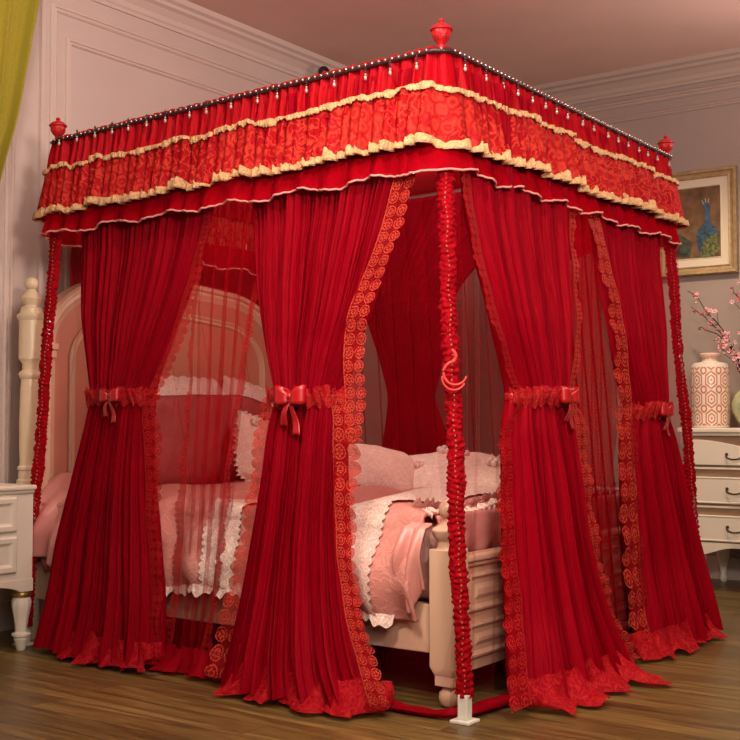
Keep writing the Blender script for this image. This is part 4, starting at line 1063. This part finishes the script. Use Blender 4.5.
blob([(bx + .065 * cos(a) * (1 + .1 * sin(3 * a)), bz - .02 + .11 * sin(a)) for a in [2 * pi * i / 24 for i in range(24)]], .003, 'bird_body', simple('teal_oil', (.030, .085, .13), .5, 0, .8, 50))
blob([(bx + .0, bz + .05), (bx + .03, bz + .06), (bx + .012, bz + .13), (bx + .018, bz + .19), (bx + .002, bz + .215), (bx - .018, bz + .20), (bx - .035, bz + .19), (bx - .014, bz + .18), (bx - .012, bz + .12)][::-1], .0045, 'bird_neck', simple('blue_oil', (.04, .11, .20), .45, 0, .4, 30))
blob([(bx - .02, bz - .01), (bx + .065, bz + .03), (bx + .075, bz - .08), (bx + .02, bz - .12), (bx - .05, bz - .11)][::-1], .004, 'tail_feathers', simple('olive_oil', (.11, .13, .04), .5, 0, .9, 60))
blob([(cx0 + .0, cz0 + .02), (cx0 + .09, cz0 + .01), (cx0 + .10, cz0 + .1), (cx0 + .03, cz0 + .15), (cx0, cz0 + .16)][::-1], .002, 'foliage_patch', simple('dark_leaf_oil', (.04, .06, .035), .6, 0, .8, 40))
for k, (dx, dzz) in enumerate(((-.03, .225), (-.01, .235), (.01, .232))): blob([(bx + dx * .6 - .003, bz + .2), (bx + dx - .002, bz + dzz), (bx + dx + .003, bz + dzz), (bx + dx * .6 + .002, bz + .2)][::-1], .003, 'crest', simple('pale_oil', (.45, .40, .28), .5))

# ------------------------------------------------------------------ mustard curtain
yc = thing('window_curtain', 'mustard green velvet curtain swept aside at the upper left wall', 'curtain', (-2.2, -.1, 0))
YT = [(1.60, -.30, -.16), (1.86, -.38, -.085), (2.0, -.42, -.045), (2.16, -.48, .005), (2.40, -.55, .062), (2.60, -.62, .105), (2.75, -.66, .130), (2.93, -.70, .145)]
def PY_(u, v):
    z = 1.45 + 1.46 * v; a, b = interp(YT, z); l = a + (b - a) * u; ph = 2 * pi * u * 5.5 + .8 * nz(z * 1.5, u)
    return (-2.19 + .028 * sin(ph) + .010 * sin(2.3 * ph + 1) , l + .008 * cos(ph), z)
m = MB(); m.grid(PY_, 160, 50, lambda u, v: (u * 2, v)); 
def velvet():
    N = NT('mustard_velvet'); tc = N.n('ShaderNodeTexCoord').outputs['Object']
    n1 = N.n('ShaderNodeTexNoise', i_Vector=tc, i_Scale=220., i_Detail=2.).outputs[0]
    c = N.mix(n1, (.18, .155, .006), (.42, .35, .016))
    b = N.n('ShaderNodeBsdfPrincipled', i_Base_Color=c, i_Roughness=.8, i_Normal=N.bump(n1, .4, .002)); b.inputs['Sheen Weight'].default_value = .1
    return N.finish(b)
o = sub(yc, lambda: m.build('cloth', velvet(), yc, smooth=True, solid=.004))
MB().tube([(.0, -.95, 2.925), (.0, .26, 2.925)], .012, 12).build('curtain_rod', M['bronze'], yc, smooth='auto')

# ------------------------------------------------------------------ small spot lamp high on the wall behind
sl = thing('wall_spotlight', 'small black spotlight with yellow side high on the wall behind the canopy', 'spotlight', (-2.36, 2.26, 2.93))
MB().tube([(-.04, 0, 0), (.05, 0, 0)], .012, 10).build('bracket', M['dark'], sl, smooth='auto')
MB().ball((.07, -.03, .012), .034, 14, 10).build('lamp_head', M['dark'], sl, smooth=True)
MB().tube([(.06, -.02, 0), (.07, .06, -.012)], .018, 12).build('lamp_neck', M['dark'], sl, smooth='auto')
MB().box(.02, .06, .06, .13, -.02, .045).build('side_housing', simple('yellow_paint', (.55, .34, .05), .5), sl, bevel=.004)

# ------------------------------------------------------------------ camera
cd = bpy.data.cameras.new('camera'); cam = bpy.data.objects.new('camera', cd); COL.objects.link(cam)
cd.sensor_width = 36; cd.lens = 36 * 1168 / 740; cd.clip_start = .05
cam.location = (1.8687, -3.0553, .905); cam.rotation_euler = (pi / 2 + atan(52 / 1168), 0, radians(35.9)); SC.camera = cam

# ------------------------------------------------------------------ lights
def area(name, loc, tgt, size, power, col):
    l = bpy.data.lights.new(name, 'AREA'); l.shape = 'DISK'; l.size = size; l.energy = power; l.color = col
    o = bpy.data.objects.new(name, l); o.location = loc; o.rotation_euler = (Vector(tgt) - Vector(loc)).to_track_quat('-Z', 'Y').to_euler(); COL.objects.link(o); return o
def spot(name, loc, tgt, ang, blend, power, col, r=.05):
    l = bpy.data.lights.new(name, 'SPOT'); l.energy = power; l.color = col; l.spot_size = radians(ang); l.spot_blend = blend; l.shadow_soft_size = r
    o = bpy.data.objects.new(name, l); o.location = loc; o.rotation_euler = (Vector(tgt) - Vector(loc)).to_track_quat('-Z', 'Y').to_euler(); COL.objects.link(o); return o
WARM = (1., .80, .58)
spot('ceiling_spot_front', (.45, -2.1, 2.95), (-.25, .0, 1.4), 46, 1., 215, WARM, .06)
spot('ceiling_spot_right', (2.4, .9, 2.9), (.1, 1.3, .7), 75, .9, 130, WARM, .08)
spot('ceiling_spot_dresser', (-.1, 2.1, 2.98), (-.3, 3.35, .95), 70, .8, 130, WARM, .06)
spot('ceiling_spot_nightstand', (-1.75, -1.5, 2.95), (-2.3, -.55, .45), 34, .8, 70, (1., .86, .68), .05)
cl = bpy.data.lights.new('canopy_inner_fill', 'POINT'); cl.energy = 26; cl.color = (1., .82, .66); cl.shadow_soft_size = .15  # added unseen light, brightens the bed and the roof cloth from inside
co = bpy.data.objects.new('canopy_inner_fill', cl); co.location = (-1.0, 1.0, 1.93); COL.objects.link(co)
spot('bed_foot_fill', (.2, -2.4, 2.9), (-.35, .2, .5), 24, .8, 120, (1., .84, .68), .06)  # added light without a real fitting, lifts the duvet side and foot corner
spot('ceiling_spot_floor', (1.2, -1.2, 2.95), (.9, -.5, 0), 70, .9, 90, WARM, .1)
area('room_fill', (2.5, -3.4, 2.4), (-.6, .8, 1.0), 1.6, 42, (1., .86, .74))
area('ceiling_fill_front', (1.6, -1.6, 1.9), (.8, -.6, 3.05), .5, 72, (1., .78, .70))  # added upward light to brighten the ceiling, no fixture there
area('ceiling_fill_back', (.9, 2.6, 2.3), (.3, 2.2, 3.05), .4, 16, (1., .74, .66))  # second added upward light, for the back part of the ceiling
spot('left_wall_fill', (-.9, -.9, 2.9), (-2.42, .9, 2.5), 80, 1., 30, (1., .86, .76), .1)  # added unseen light that brightens the left wall panels
pl = bpy.data.lights.new('pendant_lamp', 'POINT'); pl.energy = 38; pl.color = (1., .80, .70); pl.shadow_soft_size = .07
po = bpy.data.objects.new('pendant_lamp', pl); po.location = (-.15, -.75, 2.70); COL.objects.link(po)
w = bpy.data.worlds.new('room_ambient'); SC.world = w; w.use_nodes = True
w.node_tree.nodes['Background'].inputs[0].default_value = (1., .80, .68, 1); w.node_tree.nodes['Background'].inputs[1].default_value = .09

vs = SC.view_settings; vs.view_transform = 'Standard'; vs.look = 'None'; vs.gamma = 1; vs.exposure = 0.; vs.use_curve_mapping = False
SC.cycles.transparent_max_bounces = 32; SC.cycles.max_bounces = 8; SC.cycles.diffuse_bounces = 4; SC.cycles.transmission_bounces = 4; SC.cycles.use_denoising = True
SC.cycles.sample_clamp_indirect = 4
